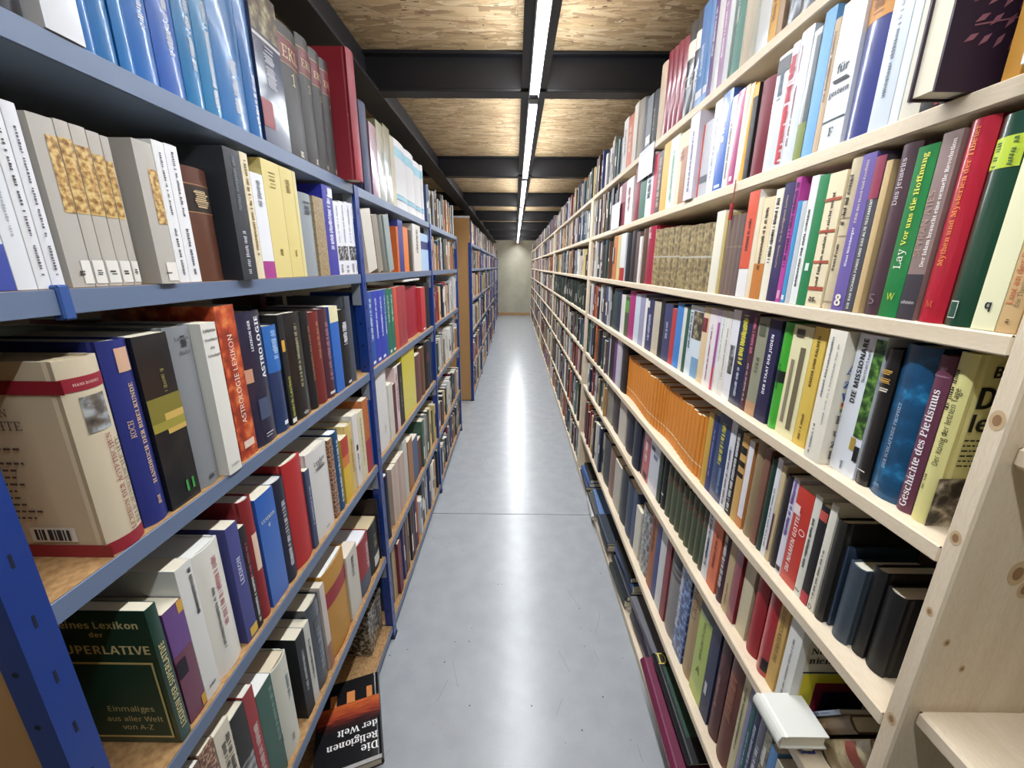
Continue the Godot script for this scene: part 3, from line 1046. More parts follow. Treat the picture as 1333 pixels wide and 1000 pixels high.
func steel_rows() -> void:
	row_of_books("L", 0, -14, """
43 h.27 1f1f26 h G D|d0d0d8|.4|.3|.7
114 h.27 d3d5d8 p G H|&|6a6a70|.5|.5|s D|8a8a94|.3|.2|.4|.7 S|-.002
132 h.29 2d6fb0 h G D|e8f0f8|.26|.3|.8 K|handbook_volume|tall_glossy_blue_handbook_volume
163 h.29 1f6aa6 h G D|e8f0f8|.26|.4|.9 K|handbook_volume|tall_glossy_blue_handbook_volume
184 h.29 2270b0 h G D|e8f0f8|.26|.3|.8 K|handbook_volume|tall_glossy_blue_handbook_volume
217 h.288 2468b2 h G D|e8f0f8|.26|.25|.75 K|handbook_volume|tall_glossy_blue_handbook_volume
251 h.286 2a5cae h G D|e8f0f8|.26|.2|.75 K|handbook_volume|tall_glossy_blue_handbook_volume
275 h.285 1f74aa h G D|e8f0f8|.26|.2|.7 K|handbook_volume|tall_glossy_blue_handbook_volume
297 h.284 2a7cae h G D|e8f0f8|.26|.06|.6 K|handbook_volume|tall_glossy_blue_handbook_volume
332 h.282 1f6cac h G D|e8f0f8|.26|.1|.4 B|9fc4e0|.86|.864 K|handbook_volume|tall_glossy_blue_handbook_volume
348 h.28 2468a8 h G D|e8f0f8|.26|.1|.4 B|9fc4e0|.86|.864 K|handbook_volume|tall_glossy_blue_handbook_volume
381 h.285 20294c p G P|photo|.72|1.|.0|1. B|d8d8d8|.68|.7 D|d9dfec|.4|.4|.66 P|8a3a40|.12|.3|.0|.4
406 36 3c3b3a h P|6a2226|.72|.9|.05|.95 B|c9a878|.905|.91 B|c9a878|.71|.715 H|EKL|e2d2a8|.7|.8|s H|1|e2d2a8|.15|.62|s D|d8d0c0|.2|.03|.07 K|lexicon_volume|charcoal_lexicon_volume_with_a_red_gilt_label
421 50 3c3b3a h P|6a2226|.72|.9|.05|.95 B|c9a878|.905|.91 B|c9a878|.71|.715 H|EKL|e2d2a8|.7|.8|s H|2|e2d2a8|.15|.62|s D|d8d0c0|.2|.03|.07 K|lexicon_volume|charcoal_lexicon_volume_with_a_red_gilt_label
433 67 3c3b3a h P|6a2226|.72|.9|.05|.95 B|c9a878|.905|.91 B|c9a878|.71|.715 H|EKL|e2d2a8|.7|.8|s H|3|e2d2a8|.15|.62|s D|d8d0c0|.2|.03|.07 K|lexicon_volume|charcoal_lexicon_volume_with_a_red_gilt_label
443 80 3c3b3a h P|6a2226|.72|.9|.05|.95 B|c9a878|.905|.91 B|c9a878|.71|.715 H|EKL|e2d2a8|.7|.8|s H|4|e2d2a8|.15|.62|s D|d8d0c0|.2|.03|.07 K|lexicon_volume|charcoal_lexicon_volume_with_a_red_gilt_label
461 gap
476 54 8a1f2c h S|-.042 X|.24
""", 0.012)
	row_of_books("L", 0, 478, """
487 134 2c3558 h
496 162 8a5a74 p G
505 160 7a7c60 p G
513 165 62663e p G
518 178 c9c2a8 p
533 187 e0e2e4 h B|8ac0d4|.76|.9 B|8ac0d4|.16|.22 B|2c3a4a|.22|.228 B|2c3a4a|.15|.157 K|lexicon_volume|white_lexicon_volume_with_pale_blue_bands
543 200 e0e2e4 h B|8ac0d4|.76|.9 B|8ac0d4|.16|.22 B|2c3a4a|.22|.228 B|2c3a4a|.15|.157 K|lexicon_volume|white_lexicon_volume_with_pale_blue_bands
551 213 e0e2e4 h B|8ac0d4|.76|.9 B|8ac0d4|.16|.22 B|2c3a4a|.22|.228 B|2c3a4a|.15|.157 K|lexicon_volume|white_lexicon_volume_with_pale_blue_bands
558 216 e0e2e4 h B|8ac0d4|.76|.9 B|8ac0d4|.16|.22 B|2c3a4a|.22|.228 B|2c3a4a|.15|.157 K|lexicon_volume|white_lexicon_volume_with_pale_blue_bands
562 232 2f4a8a p
""", 0.02)
	row_of_books("L", 1, -22, """
24 118 e0e2e8 p B|3a4a9a|.0|.26
51 122 dcdee2 p D|a8acb4|.15|.3|.9
70 126 e0e0e2 p D|4a4a54|.22|.3|.9 D|5a5a64|.25|.08|.25
88 132 dedee2 p D|5a5a64|.2|.3|.9 D|5a5a64|.25|.08|.25
96 gap
126 150 b4afa6 p P|papyrus|.46|.9|.5|1. P|e8e4dc|.02|.17|.55|1. D|4a4640|.3|0.076|0.104 K|papyrus_volume|grey_volume_with_golden_papyrus_print
143 157 b8b2a8 p P|papyrus|.46|.9|.0|1. P|e8e4dc|.02|.17|.1|1. D|4a4640|.5|0.076|0.104 K|papyrus_volume|grey_volume_with_golden_papyrus_print
161 164 b8b2a8 p P|papyrus|.46|.88|.0|1. P|e8e4dc|.02|.17|.1|1. D|4a4640|.5|0.076|0.104 K|papyrus_volume|grey_volume_with_golden_papyrus_print
176 172 b8b2a8 p P|papyrus|.46|.86|.0|1. P|e8e4dc|.02|.17|.1|1. D|4a4640|.5|0.076|0.104 K|papyrus_volume|grey_volume_with_golden_papyrus_print
186 178 b8b2a8 p P|papyrus|.46|.84|.0|.8 P|e8e4dc|.02|.17|.1|1. D|4a4640|.5|0.076|0.104 K|papyrus_volume|grey_volume_with_golden_papyrus_print
212 gap
235 184 b4afa6 p P|papyrus|.44|.82|.5|1. P|e8e4dc|.02|.16|.4|1. D|4a4640|.4|0.076|0.104 K|papyrus_volume|grey_volume_with_golden_papyrus_print S|-.006
249 184 e4e4e4 p D|4a4a54|.25|.06|.4 D|4a4a54|.2|.5|.95
264 189 e6e6e8 p D|4a4a54|.25|.06|.4 D|4a4a54|.2|.5|.95
297 219 5a3526 h G P|2c2420|.62|.84|.1|.95 B|b08a60|.85|.857 B|b08a60|.61|.617 D|c9b088|.5|.66|.8
318 gap
337 194 2a2d33 p D|c4c8ce|.25|.05|.38 D|6a7078|.25|.55|.95 S|-.012 X|.19
346 199 dccfae p D|7a6434|.4|.2|.95
361 226 e0e2e6 p B|a03a86|.0|.17 D|8a8e98|.4|.7|.93
382 202 d8c884 p D|8a7430|.4|.78|.9 D|8a7430|.2|.2|.27
397 212 d6c680 p D|8a7430|.4|.78|.9 D|8a7430|.2|.2|.27
401 218 d4c890 p
418.5 252 8f979c h D|4c555c|.5|.75|.9
431 257 9a8664 p L|mottle
443 242 2a2f9c p G D|e0e4f4|.4|.3|.9 P|d8d8dc|.88|.98|.5|1.
450 263 e2e4ea p P|photo3|.2|.4|.1|1. D|9a9ca8|.3|.45|.95 D|8a8a90|.5|.03|.15 K|portrait_paperback|white_paperback_with_a_black_portrait_photo
457 263 e2e4ea p P|photo3|.2|.4|.0|.9 D|9a9ca8|.3|.45|.95 D|8a8a90|.5|.03|.15 K|portrait_paperback|white_paperback_with_a_black_portrait_photo
464 264 e2e4ea p P|photo3|.2|.4|.1|1. D|9a9ca8|.3|.45|.95 D|8a8a90|.5|.03|.15 K|portrait_paperback|white_paperback_with_a_black_portrait_photo
470 265 e2e4ea p P|photo3|.2|.4|.0|1. D|9a9ca8|.3|.45|.95 D|8a8a90|.5|.03|.15 K|portrait_paperback|white_paperback_with_a_black_portrait_photo
""", 0.006)
	row_of_books("L", 1, 480, """
493 276 c9c4b8 p A|10
500 282 8a8074 p A|10
507 282 62665c h A|10
514 282 8f9a98 p A|10
519 gap
521.5 295 c9632c p
527.5 287 2f357c p
533.5 296 d9782c p
540 300 3a3028 h
549.5 293 d9d4cc p D|5a5048|.3|.4|.9
562 305 a9c4e0 p B|2f2f6a|.58|.79
""", 0.012)
	row_of_books("L", 2, 150, """
195 466 cdbfa4 h W|bfae8c S|.002 X|.19 B|8f2230|.0|.07 B|8f2230|.85|.915 P|photo2|.64|.82|.25|.85 T|LEXIKON_DER_ÄGYPTISCHEN|8a2432|.2|.08|.62|s|.62 T|RELIGIONSGESCHICHTE|6a5a48|.19|.09|.58|s|.86 H|HANS_BONNET|e6cfc2|.6|.882|s FP|8f2230|.0|1.|.0|.07 FP|8f2230|.0|1.|.85|.915 FT|ÄGYPTISCHEN|5a4a44|.12|.62|.745|s FT|GESCHICHTE|5a4a44|.16|.68|.68|s FD|5a4a40|.04|.62|.2|.6|11 FP|dedbd4|.5|.8|.09|.17 FP|2a2a2e|0.530|0.550|.1|.16 FP|2a2a2e|0.560|0.572|.1|.16 FP|2a2a2e|0.580|0.600|.1|.16 FP|2a2a2e|0.620|0.650|.1|.16 FP|2a2a2e|0.660|0.672|.1|.16 FP|2a2a2e|0.680|0.710|.1|.16 FP|2a2a2e|0.720|0.732|.1|.16 FP|2a2a2e|0.745|0.765|.1|.16
226 443 232c74 h T|HANDBUCH_DER_BIBELKUNDE|d9b98c|.3|.22|.78|S|.62 T|KOCH|d9b98c|.16|.5|.6|s|.3 P|cfa88c|.84|.96|.35|.85 D|c9a888|.15|.1|.16|.6
263 436 1a1b1d p G B|7d7430|.49|.66 P|c9a85a|.44|.56|.4|1. B|9a8f3c|.47|.52 D|8a8450|.12|.68|.8|.6 P|3a9a44|.06|.13|.55|.62 P|3a9a44|.06|.13|.75|.82
291 425 868a8e h D|3c4046|.3|.88|.94 H|Lexikon|3c4046|.55|.93|s H|der|3c4046|.2|.89|s H|Astro|3c4046|.45|.85|s D|3c4046|.4|0.046|0.074
316 421 dedcd4 p H|Löhleins|1c1c1e|.85|.955|S H|Handbuch|1c1c1e|.85|.9|S H|der|1c1c1e|.3|.85|S H|Astrologie|1c1c1e|.9|.8|S H|Lübbe|4a4640|.6|.06|s S|-.004
337 398 b5482a p G L|flame T|ASTROLOGIE_LEXIKON|f0e0d0|.4|.24|.82 P|e4c9b8|.07|.12|.25|.85
366 406 1f1f3a h G T|LEXIKON_DER|e8e8f0|.22|.72|.94|b|.4 T|ASTROLOGIE|f0f0f4|.28|.5|.96|b|.72 P|c9987c|.5|.6|.0|.28 P|44506c|.2|.36|.3|.7 D|e0e0e4|.4|0.056|0.084
381.5 424 1a3560 h G P|2f6ab4|.58|1.|.0|1. D|b0cff0|.4|.7|.95 P|dfe6ee|.06|.1|.4|.7
388 410 17171a p T|Esoterik-Lexikon|d6e05a|.5|.05|.75 P|d8a83a|.68|.78|.1|.6 P|e8e8e8|.02|.06|.1|.9
410 407 131315 h G D|b0a880|.16|.3|.9 D|c9c9cc|.3|.03|.06
418.5 405 191719 h D|8a6a50|.3|.3|.85
430 406 6e2420 h D|b08060|.25|.5|.9
440 402 4a2430 h D|b08090|.4|.2|.85 P|e0dcd8|.04|.07|.2|.8
450 399 2a62b4 p B|e0d8b0|.82|1.
461.5 403 141416 h D|e8e8ea|.45|.55|.85 P|e0e0e0|.03|.06|.4|.8
467 386 4a4e58 h
""", 0.008)
	row_of_books("L", 2, 477, """
485 381 24509c p D|dfe6f2|.4|.35|.9 P|e6eaf0|.03|.07|.3|.8 K|paperback_book|blue_uniform_paperback_volume
491.5 380 244f9a p D|dfe6f2|.4|.35|.9 P|e6eaf0|.03|.07|.3|.8 K|paperback_book|blue_uniform_paperback_volume
498 379 2a3aa8 p D|dfe6f2|.3|.35|.9 P|e6eaf0|.03|.07|.3|.8 K|paperback_book|blue_uniform_paperback_volume
504 378 2a3aa8 p D|dfe6f2|.3|.35|.9 P|e6eaf0|.03|.07|.3|.8 K|paperback_book|blue_uniform_paperback_volume
507.5 377 26509c p D|dfe6f2|.3|.35|.9 K|paperback_book|blue_uniform_paperback_volume
512 376 1f6a54 p D|dfe6e2|.3|.5|.9 P|e6eaf0|.03|.07|.3|.8
516.5 376 1f6a54 p D|dfe6e2|.3|.5|.9 P|e6eaf0|.03|.07|.3|.8
521 374 c24a38 p
527 373 a8283a p G K|paperback_book|glossy_red_uniform_paperback_volume
531.5 372 a8283a p G K|paperback_book|glossy_red_uniform_paperback_volume
546 373 9c1f34 h S|.03
549.5 374 4a2f7a p
555.5 374 b8343c p P|e6eaf0|.03|.07|.3|.8
562 368 16161a h
""", 0.012)
	row_of_books("L", 3, 238, """
250 790 123c30 p G T|LEXIKON_DER_SUPERLATIVE|cfc490|.5|.1|.9|b S|.004 X|.15 FT|Kleines_Lexikon|cfc490|.06|.9|.88|b FT|der|cfc490|.42|.55|.82|b FT|SUPERLATIVE|cfc490|.06|.95|.7|b FP|cdbd7c|.08|.94|.05|.64 FP|123c30|.1|.92|.065|.625 FT|Einmaliges|cfc490|.36|.82|.25 FT|aus_aller_Welt|cfc490|.32|.88|.185 FT|von_A-Z|cfc490|.45|.76|.12
271 790 6a2f48 p G B|6a4a86|.62|1. P|d0a040|.02|.12|.75|1. P|d0a040|.9|1.|.7|1. P|1c1420|.42|.56|.0|.5 FP|dcdcdc|.55|.9|.04|.16 FP|6a4a86|.0|1.|.6|1.
288 736 dcdcd8 p D|3a3a3c|.25|.62|.95|.75 H|SWZ|2c2c2e|.45|.08|b
319 713 e2e0d6 h D|b06a70|.2|.35|.9|.62 D|6a6a68|.12|.2|.7|.4 W|e8e6de
324 gap
337 684 474a86 p T|LEXIKON|cfd2e8|.32|.5|.9|b P|d8b44a|.02|.1|.3|1.
344 686 201c20 p D|c05060|.35|.5|.85 D|e0e0e0|.4|.06|.5
357 650 8a2428 h P|e6c9b0|.42|.72|.3|.75 W|e0d8cc
377 642 2a62b8 p G H|LEXIKON|dfe0c0|.75|.78|S D|d8dccc|.12|.7|.73
391 625 1f2438 h D|dcdce0|.3|.15|.8 W|e8e6de
411 598 b02a2c h
416 612 3c4a68 p D|c0c8d4|.3|.3|.8
439 582 d9d8d4 h H|Lexikon|4a4a4a|.5|.85 H|der|4a4a4a|.25|.81 D|4a4a4a|.55|0.756|0.784 D|8a8a88|.3|.06|.08 W|e6dcc8
444 572 5c382c p L|mottle2
452.5 563 1f4a70 h D|dfe6ec|.3|.1|.9 W|efece4
460.5 570 d8b43a p B|b03a30|.72|1. B|cf7a38|.56|.72
467.5 553 d8bc74 h D|a08030|.3|.3|.8
473 540 dcd8d4 p P|2a2a2c|.5|.58|.3|.7 D|3a3a3a|.3|.2|.45
480 536 d4cdae p D|8a9040|.2|.2|.9
486.5 520 b86c38 p B|a03034|.0|.45
491 520 2f5a9c p
""", 0.01)
	row_of_books("L", 3, 493, """
497 492 1a1a1c p D|e8e8e8|.6|.1|.95
510.5 483 dadad6 h D|9a9a98|.1|.2|.3
515.5 500 cfccc0 p
519 500 5a2a34 p
522.5 478 dcc4c4 p D|7a4a50|.4|.3|.9
528 474 26221f p D|8a8278|.3|.3|.8
543 457 dcd02a p G
551 462 6a4444 h
555.5 452 6e4a30 h
562 444 17171a h P|5a2428|.55|.75|.3|.9
""", 0.012)
	row_of_books("L", 4, 284, """
310 946 e0d8c4 p D|4a4640|.3|.3|.9|.4 D|3a3630|.32|.55|.92|.7
333 926 3a2c28 p L|photo2 P|1c1a18|.6|1.|.0|1.
349 900 9c3438 p D|e2cfc8|.5|.2|.72 W|e8e2d4
374 892 3c6054 p D|8aa89c|.2|.3|.9|.8 W|f0eee8 P|2a4038|.28|.36|.75|1.
400 862 d6d6c8 h D|5a7084|.22|.55|.8|.7 D|8a8a80|.15|.12|.2 W|e2d2b4
""", 0.012, 985.0)
	row_of_books("L", 4, 402, """
411 826 16181c p D|c9c9cc|.3|.3|.8
417 812 cfcec6 p D|4a4a48|.4|.3|.8
431 784 2c3440 h G D|8a98a8|.3|.2|.7 P|5a5a60|.62|.8|.3|.9
436 762 d4c8c0 p P|a06a50|.0|.3|.0|1.
460 730 c08c34 h B|9a2028|.6|.78 W|eceae2 B|a83028|.0|.015
472 716 d2cec2 p D|4a4a44|.25|.6|.9 W|e4d6c2
486 702 9a2a2e h B|4a5266|.0|.32 D|e0d0d0|.2|.35|.85|.75 W|efeef0
497 681 1a1a18 h P|e0ded6|.1|.32|.3|.9 D|a89880|.3|.5|.75 W|e0cca4
503 650 2a1e1c h W|e6e4e0
508 634 1c1c20 h W|f0f0ee
512 619 1a2038 h W|f0f0ee
""", 0.014)
	row_of_books("L", 4, 515, """
517.5 610 c4b0a0 p K|pamphlet_volume|pinkish_beige_uniform_paperback_volume
520 606 c0aa9c p K|pamphlet_volume|pinkish_beige_uniform_paperback_volume
522.5 601 c8b4a4 p K|pamphlet_volume|pinkish_beige_uniform_paperback_volume
525 597 b89c90 p K|pamphlet_volume|pinkish_beige_uniform_paperback_volume
527.5 593 c4b0a0 p K|pamphlet_volume|pinkish_beige_uniform_paperback_volume
530 589 c0aa9c p K|pamphlet_volume|pinkish_beige_uniform_paperback_volume
535 573 c9cac4 h
540 572 a8764a p
546 570 4a5e80 p
550 571 6a3a30 p
""", 0.02)

# ---------------------------------------------------------------- looks that show print or mottling
func make_looks() -> void:
	var N := 192
	var defs := {
		"antique": [31, 0.03, [[0.0, "5c5038"], [0.4, "8c7c58"], [0.6, "a89468"], [1.0, "c8b88c"]], 9.0],
		"antique2": [32, 0.03, [[0.0, "544a3a"], [0.45, "7c6e52"], [0.65, "9c8a62"], [1.0, "bcae88"]], 9.0],
		"photo": [33, 0.02, [[0.0, "1c1c1e"], [0.4, "5a4c3a"], [0.6, "8a8468"], [1.0, "d8d0b8"]], 8.0],
		"photo2": [34, 0.022, [[0.0, "2a2622"], [0.4, "6a6258"], [0.6, "96a0a8"], [1.0, "d6cfc0"]], 8.0],
		"photo3": [35, 0.02, [[0.0, "101012"], [0.5, "2c2c2e"], [0.62, "9a9a9c"], [1.0, "dcdcdc"]], 16.0],
		"forest": [36, 0.03, [[0.0, "14240f"], [0.45, "26491c"], [0.65, "4a7a2e"], [1.0, "8aa84a"]], 10.0],
		"starry": [37, 0.02, [[0.0, "0b3a5c"], [0.55, "0f4a70"], [0.72, "14608c"], [0.85, "2f84b4"], [1.0, "4a9cc8"]], 9.0],
		"stone": [38, 0.035, [[0.0, "1e1a16"], [0.4, "3c352c"], [0.6, "7a7060"], [0.8, "b8ae98"], [1.0, "d8d0bc"]], 7.0],
		"bluephoto": [39, 0.025, [[0.0, "16203c"], [0.45, "2c4a8c"], [0.65, "6a8cc0"], [1.0, "d8e0ec"]], 8.0],
		"papyrus": [40, 0.03, [[0.0, "5c3c1c"], [0.4, "a87e44"], [0.6, "cfae6c"], [1.0, "e6d09a"]], 17.0],
		"mottle": [41, 0.05, [[0.0, "7a6848"], [0.5, "9a8664"], [1.0, "b09c78"]], 10.0],
		"mottle2": [42, 0.04, [[0.0, "3a1c16"], [0.5, "7a4a34"], [0.65, "c09a74"], [1.0, "d8c0a0"]], 14.0],
		"flame": [43, 0.02, [[0.0, "6a2418"], [0.45, "a83c22"], [0.65, "c85c30"], [1.0, "e09858"]], 7.0],
		"vellum": [44, 0.025, [[0.0, "7a6a4c"], [0.45, "a08e68"], [0.65, "bcab86"], [1.0, "d2c4a4"]], 6.0],
		"pebbles": [45, 0.06, [[0.0, "1a1814"], [0.35, "3a342a"], [0.55, "9a907c"], [1.0, "dcd4c0"]], 6.0],
	}
	for k in defs:
		var d: Array = defs[k]
		var t := noise_tex(d[0], d[1], d[2], N, N, FastNoiseLite.TYPE_CELLULAR if k in ["stone", "pebbles", "starry"] else FastNoiseLite.TYPE_SIMPLEX_SMOOTH)
		tri_mat("look_" + k, t, Vector3.ONE * d[3], 0.4, k.begins_with("antique"), 0.3)

func lying(called: String, label: String, side: String, ce: Vector3, t: float, len_: float, d: float, hex: String, kind: String, decos: Array, yaw := 0.0, pitch := 0.0, look := "", page := "e6dcc4") -> Node3D:
	# a book on its side, spine to the aisle; ce is the middle of its underside
	var o := build_book(called, side, t, len_, d, hex, kind, decos, look, false, page)
	var s := -1.0 if side == "R" else 1.0
	var bas := Basis(Vector3(0, 1, 0), Vector3(0, 0, s), Vector3(s, 0, 0))
	bas = Basis(Vector3.UP, yaw) * Basis(Vector3.RIGHT, pitch) * bas
	o.basis = bas
	o.position = Vector3(0, CAMY, 0) + ce - bas * Vector3(-t / 2, len_ / 2, -d / 2)
	tag(o, label, "book")
	return o

func h_beam(len_: float, height: float, flange: float) -> ArrayMesh:   # along x, its underside at y = 0
	var b := MB.new()
	b.bbox(Vector3(-len_ / 2, 0, -flange / 2), Vector3(len_ / 2, 0.012, flange / 2), 0.002)
	b.bbox(Vector3(-len_ / 2, height - 0.012, -flange / 2), Vector3(len_ / 2, height, flange / 2), 0.002)
	b.box(Vector3(-len_ / 2, 0.011, -0.005), Vector3(len_ / 2, height - 0.011, 0.005))
	return b.mesh()

func _ready() -> void:
	rng.seed = 11
	setup_axes()
	# ---- camera
	var cam := Camera3D.new()
	cam.name = "camera"
	cam.fov = rad_to_deg(2.0 * atan(500.0 / F))
	cam.near = 0.02
	cam.far = 60.0
	add_child(cam)
	cam.transform = Transform3D(Basis(rt, up, -fw), Vector3(0, CAMY, 0))
	cam.current = true
	# ---- environment: the room is closed, nothing of a sky comes in
	var we := WorldEnvironment.new()
	we.name = "world_environment"
	var env := Environment.new()
	env.background_mode = Environment.BG_COLOR
	env.background_color = Color(0.02, 0.02, 0.02)
	env.tonemap_mode = Environment.TONE_MAPPER_LINEAR
	env.tonemap_exposure = 1.02
	env.sdfgi_enabled = true
	env.ssao_enabled = true
	env.ssil_enabled = true
	we.environment = env
	add_child(we)
	# ---- the line of LED fittings
	var beam_z := []
	for k in range(-2, 7):
		beam_z.append(-2.013 - 1.674 * k)
	var cool := Color(0.955, 0.975, 1.0)
	var glow := StandardMaterial3D.new()
	glow.albedo_color = Color(0.95, 0.95, 0.95)
	glow.emission_enabled = true
	glow.emission = cool
	glow.emission_energy_multiplier = 3.0
	for k in 9:
		var za: float = beam_z[k] - 0.05 if k > 0 else 0.45
		var zb: float = (beam_z[k + 1] + 0.05) if k < 8 else WALLZ + 0.3
		fitting(za, zb, cool, glow, k)

	font_sans = SystemFont.new()
	font_sans.font_names = PackedStringArray(["Droid Sans"])
	font_bold = SystemFont.new()
	font_bold.font_names = PackedStringArray(["Droid Sans"])
	font_bold.font_weight = 700
	font_serif = SystemFont.new()
	font_serif.font_names = PackedStringArray(["Droid Serif"])
	font_serif_bold = SystemFont.new()
	font_serif_bold.font_names = PackedStringArray(["Droid Serif"])
	font_serif_bold.font_weight = 700
	make_looks()
	build_room(beam_z)
	build_pine()
	build_steel()
	print("rows")
	pine_rows()
	steel_rows()
	print("far books")
	far_books()
	extras()
	print("nodes ", get_child_count())

func fitting(za: float, zb: float, cool: Color, glow: Material, k: int) -> void:
	var len_ := za - zb
	var x := 0.072
	var y := CAMY + 0.683
	var o := thing("led_light_fitting", "", "light", Vector3(x, y, (za + zb) / 2), "line of ceiling lights")
	var words := ["overhead behind the open end of the aisle", "over the near end of the racks", "before the first black cross beam", "between the first and second cross beams", "between the second and third cross beams", "between the third and fourth cross beams", "between the fourth and fifth cross beams", "between the fifth and sixth cross beams", "ending at the beige end wall"]
	tag(o, "long white LED strip light " + words[k], "")
	var d := MB.new()
	d.bbox(Vector3(-0.017, 0.004, -len_ / 2 + 0.004), Vector3(0.017, 0.022, len_ / 2 - 0.004), 0.003)
	obj("diffuser", d.mesh(), glow, o)
	var h := MB.new()
	h.bbox(Vector3(-0.0525, 0.022, -len_ / 2), Vector3(0.0525, 0.03, len_ / 2), 0.0015)
	h.bbox(Vector3(-0.044, 0.0295, -len_ / 2), Vector3(0.044, 0.056, len_ / 2), 0.002)
	obj("housing", h.mesh(), mat("2a2a2c", 0.5), o)
	for s in [-1.0, 1.0]:
		obj("added_shading_lip", box_mesh(Vector3(s * 0.0195 - 0.0015, ADDED_LIP, -len_ / 2), Vector3(s * 0.0195 + 0.0015, 0.0215, len_ / 2)), mat("c8cacc", 0.5), o)  # lips added to the fitting to keep its downlight off the top shelves
		obj("end_cap", box_mesh(Vector3(-0.021, -0.001, s * len_ / 2 - 0.004), Vector3(0.021, 0.0225, s * len_ / 2 + 0.004), 0.001), mat("b8babc", 0.5), o)
		var r := MB.new()
		r.cyl(Vector3(0, 0.055, s * len_ * 0.3), Vector3(0, CEIL - 0.683, s * len_ * 0.3), 0.004, 8)
		obj("hanger", r.mesh(), mat("2a2a2c", 0.5), o)
		var lens := MB.new()                                   # glowing strip added along each shoulder to brighten the ceiling
		var p := Vector3(s * 0.0452, 0.038, 0)
		var q := Vector3(s * 0.0442, 0.0495, 0)
		var L := Vector3(0, 0, len_ / 2 - 0.01)
		var nn := Vector3(s * 0.9848, 0.1736, 0).normalized() * 0.0008
		lens.quad(p + nn - L, q + nn - L, q + nn + L, p + nn + L, nn.normalized())
		obj("added_glow_strip", lens.mesh(), glow, o)
	var a := AreaLight3D.new()
	a.name = "downlight"
	a.area_size = Vector2(0.032, len_ - 0.02)
	a.light_color = cool
	a.light_energy = DOWN * len_ / 1.57
	a.shadow_enabled = true
	o.add_child(a)
	a.position = Vector3(0, 0.003, 0)
	a.rotation = Vector3(-PI / 2, 0, 0)
	for s in [-1.0, 1.0]:
		var q := AreaLight3D.new()  # extra light added on each side to brighten the ceiling
		q.name = "added_ceiling_light"
		q.area_size = Vector2(len_ - 0.02, 0.011)
		q.light_color = cool
		q.light_energy = ADDED_UPLIGHT * len_ / 1.57
		q.shadow_enabled = true
		o.add_child(q, true)
		q.position = Vector3(s * 0.0475, 0.044, 0)
		q.basis = Basis(Vector3(0, 0, s), Vector3(-s * 0.1736, 0.9848, 0), Vector3(-s * 0.9848, -0.1736, 0))

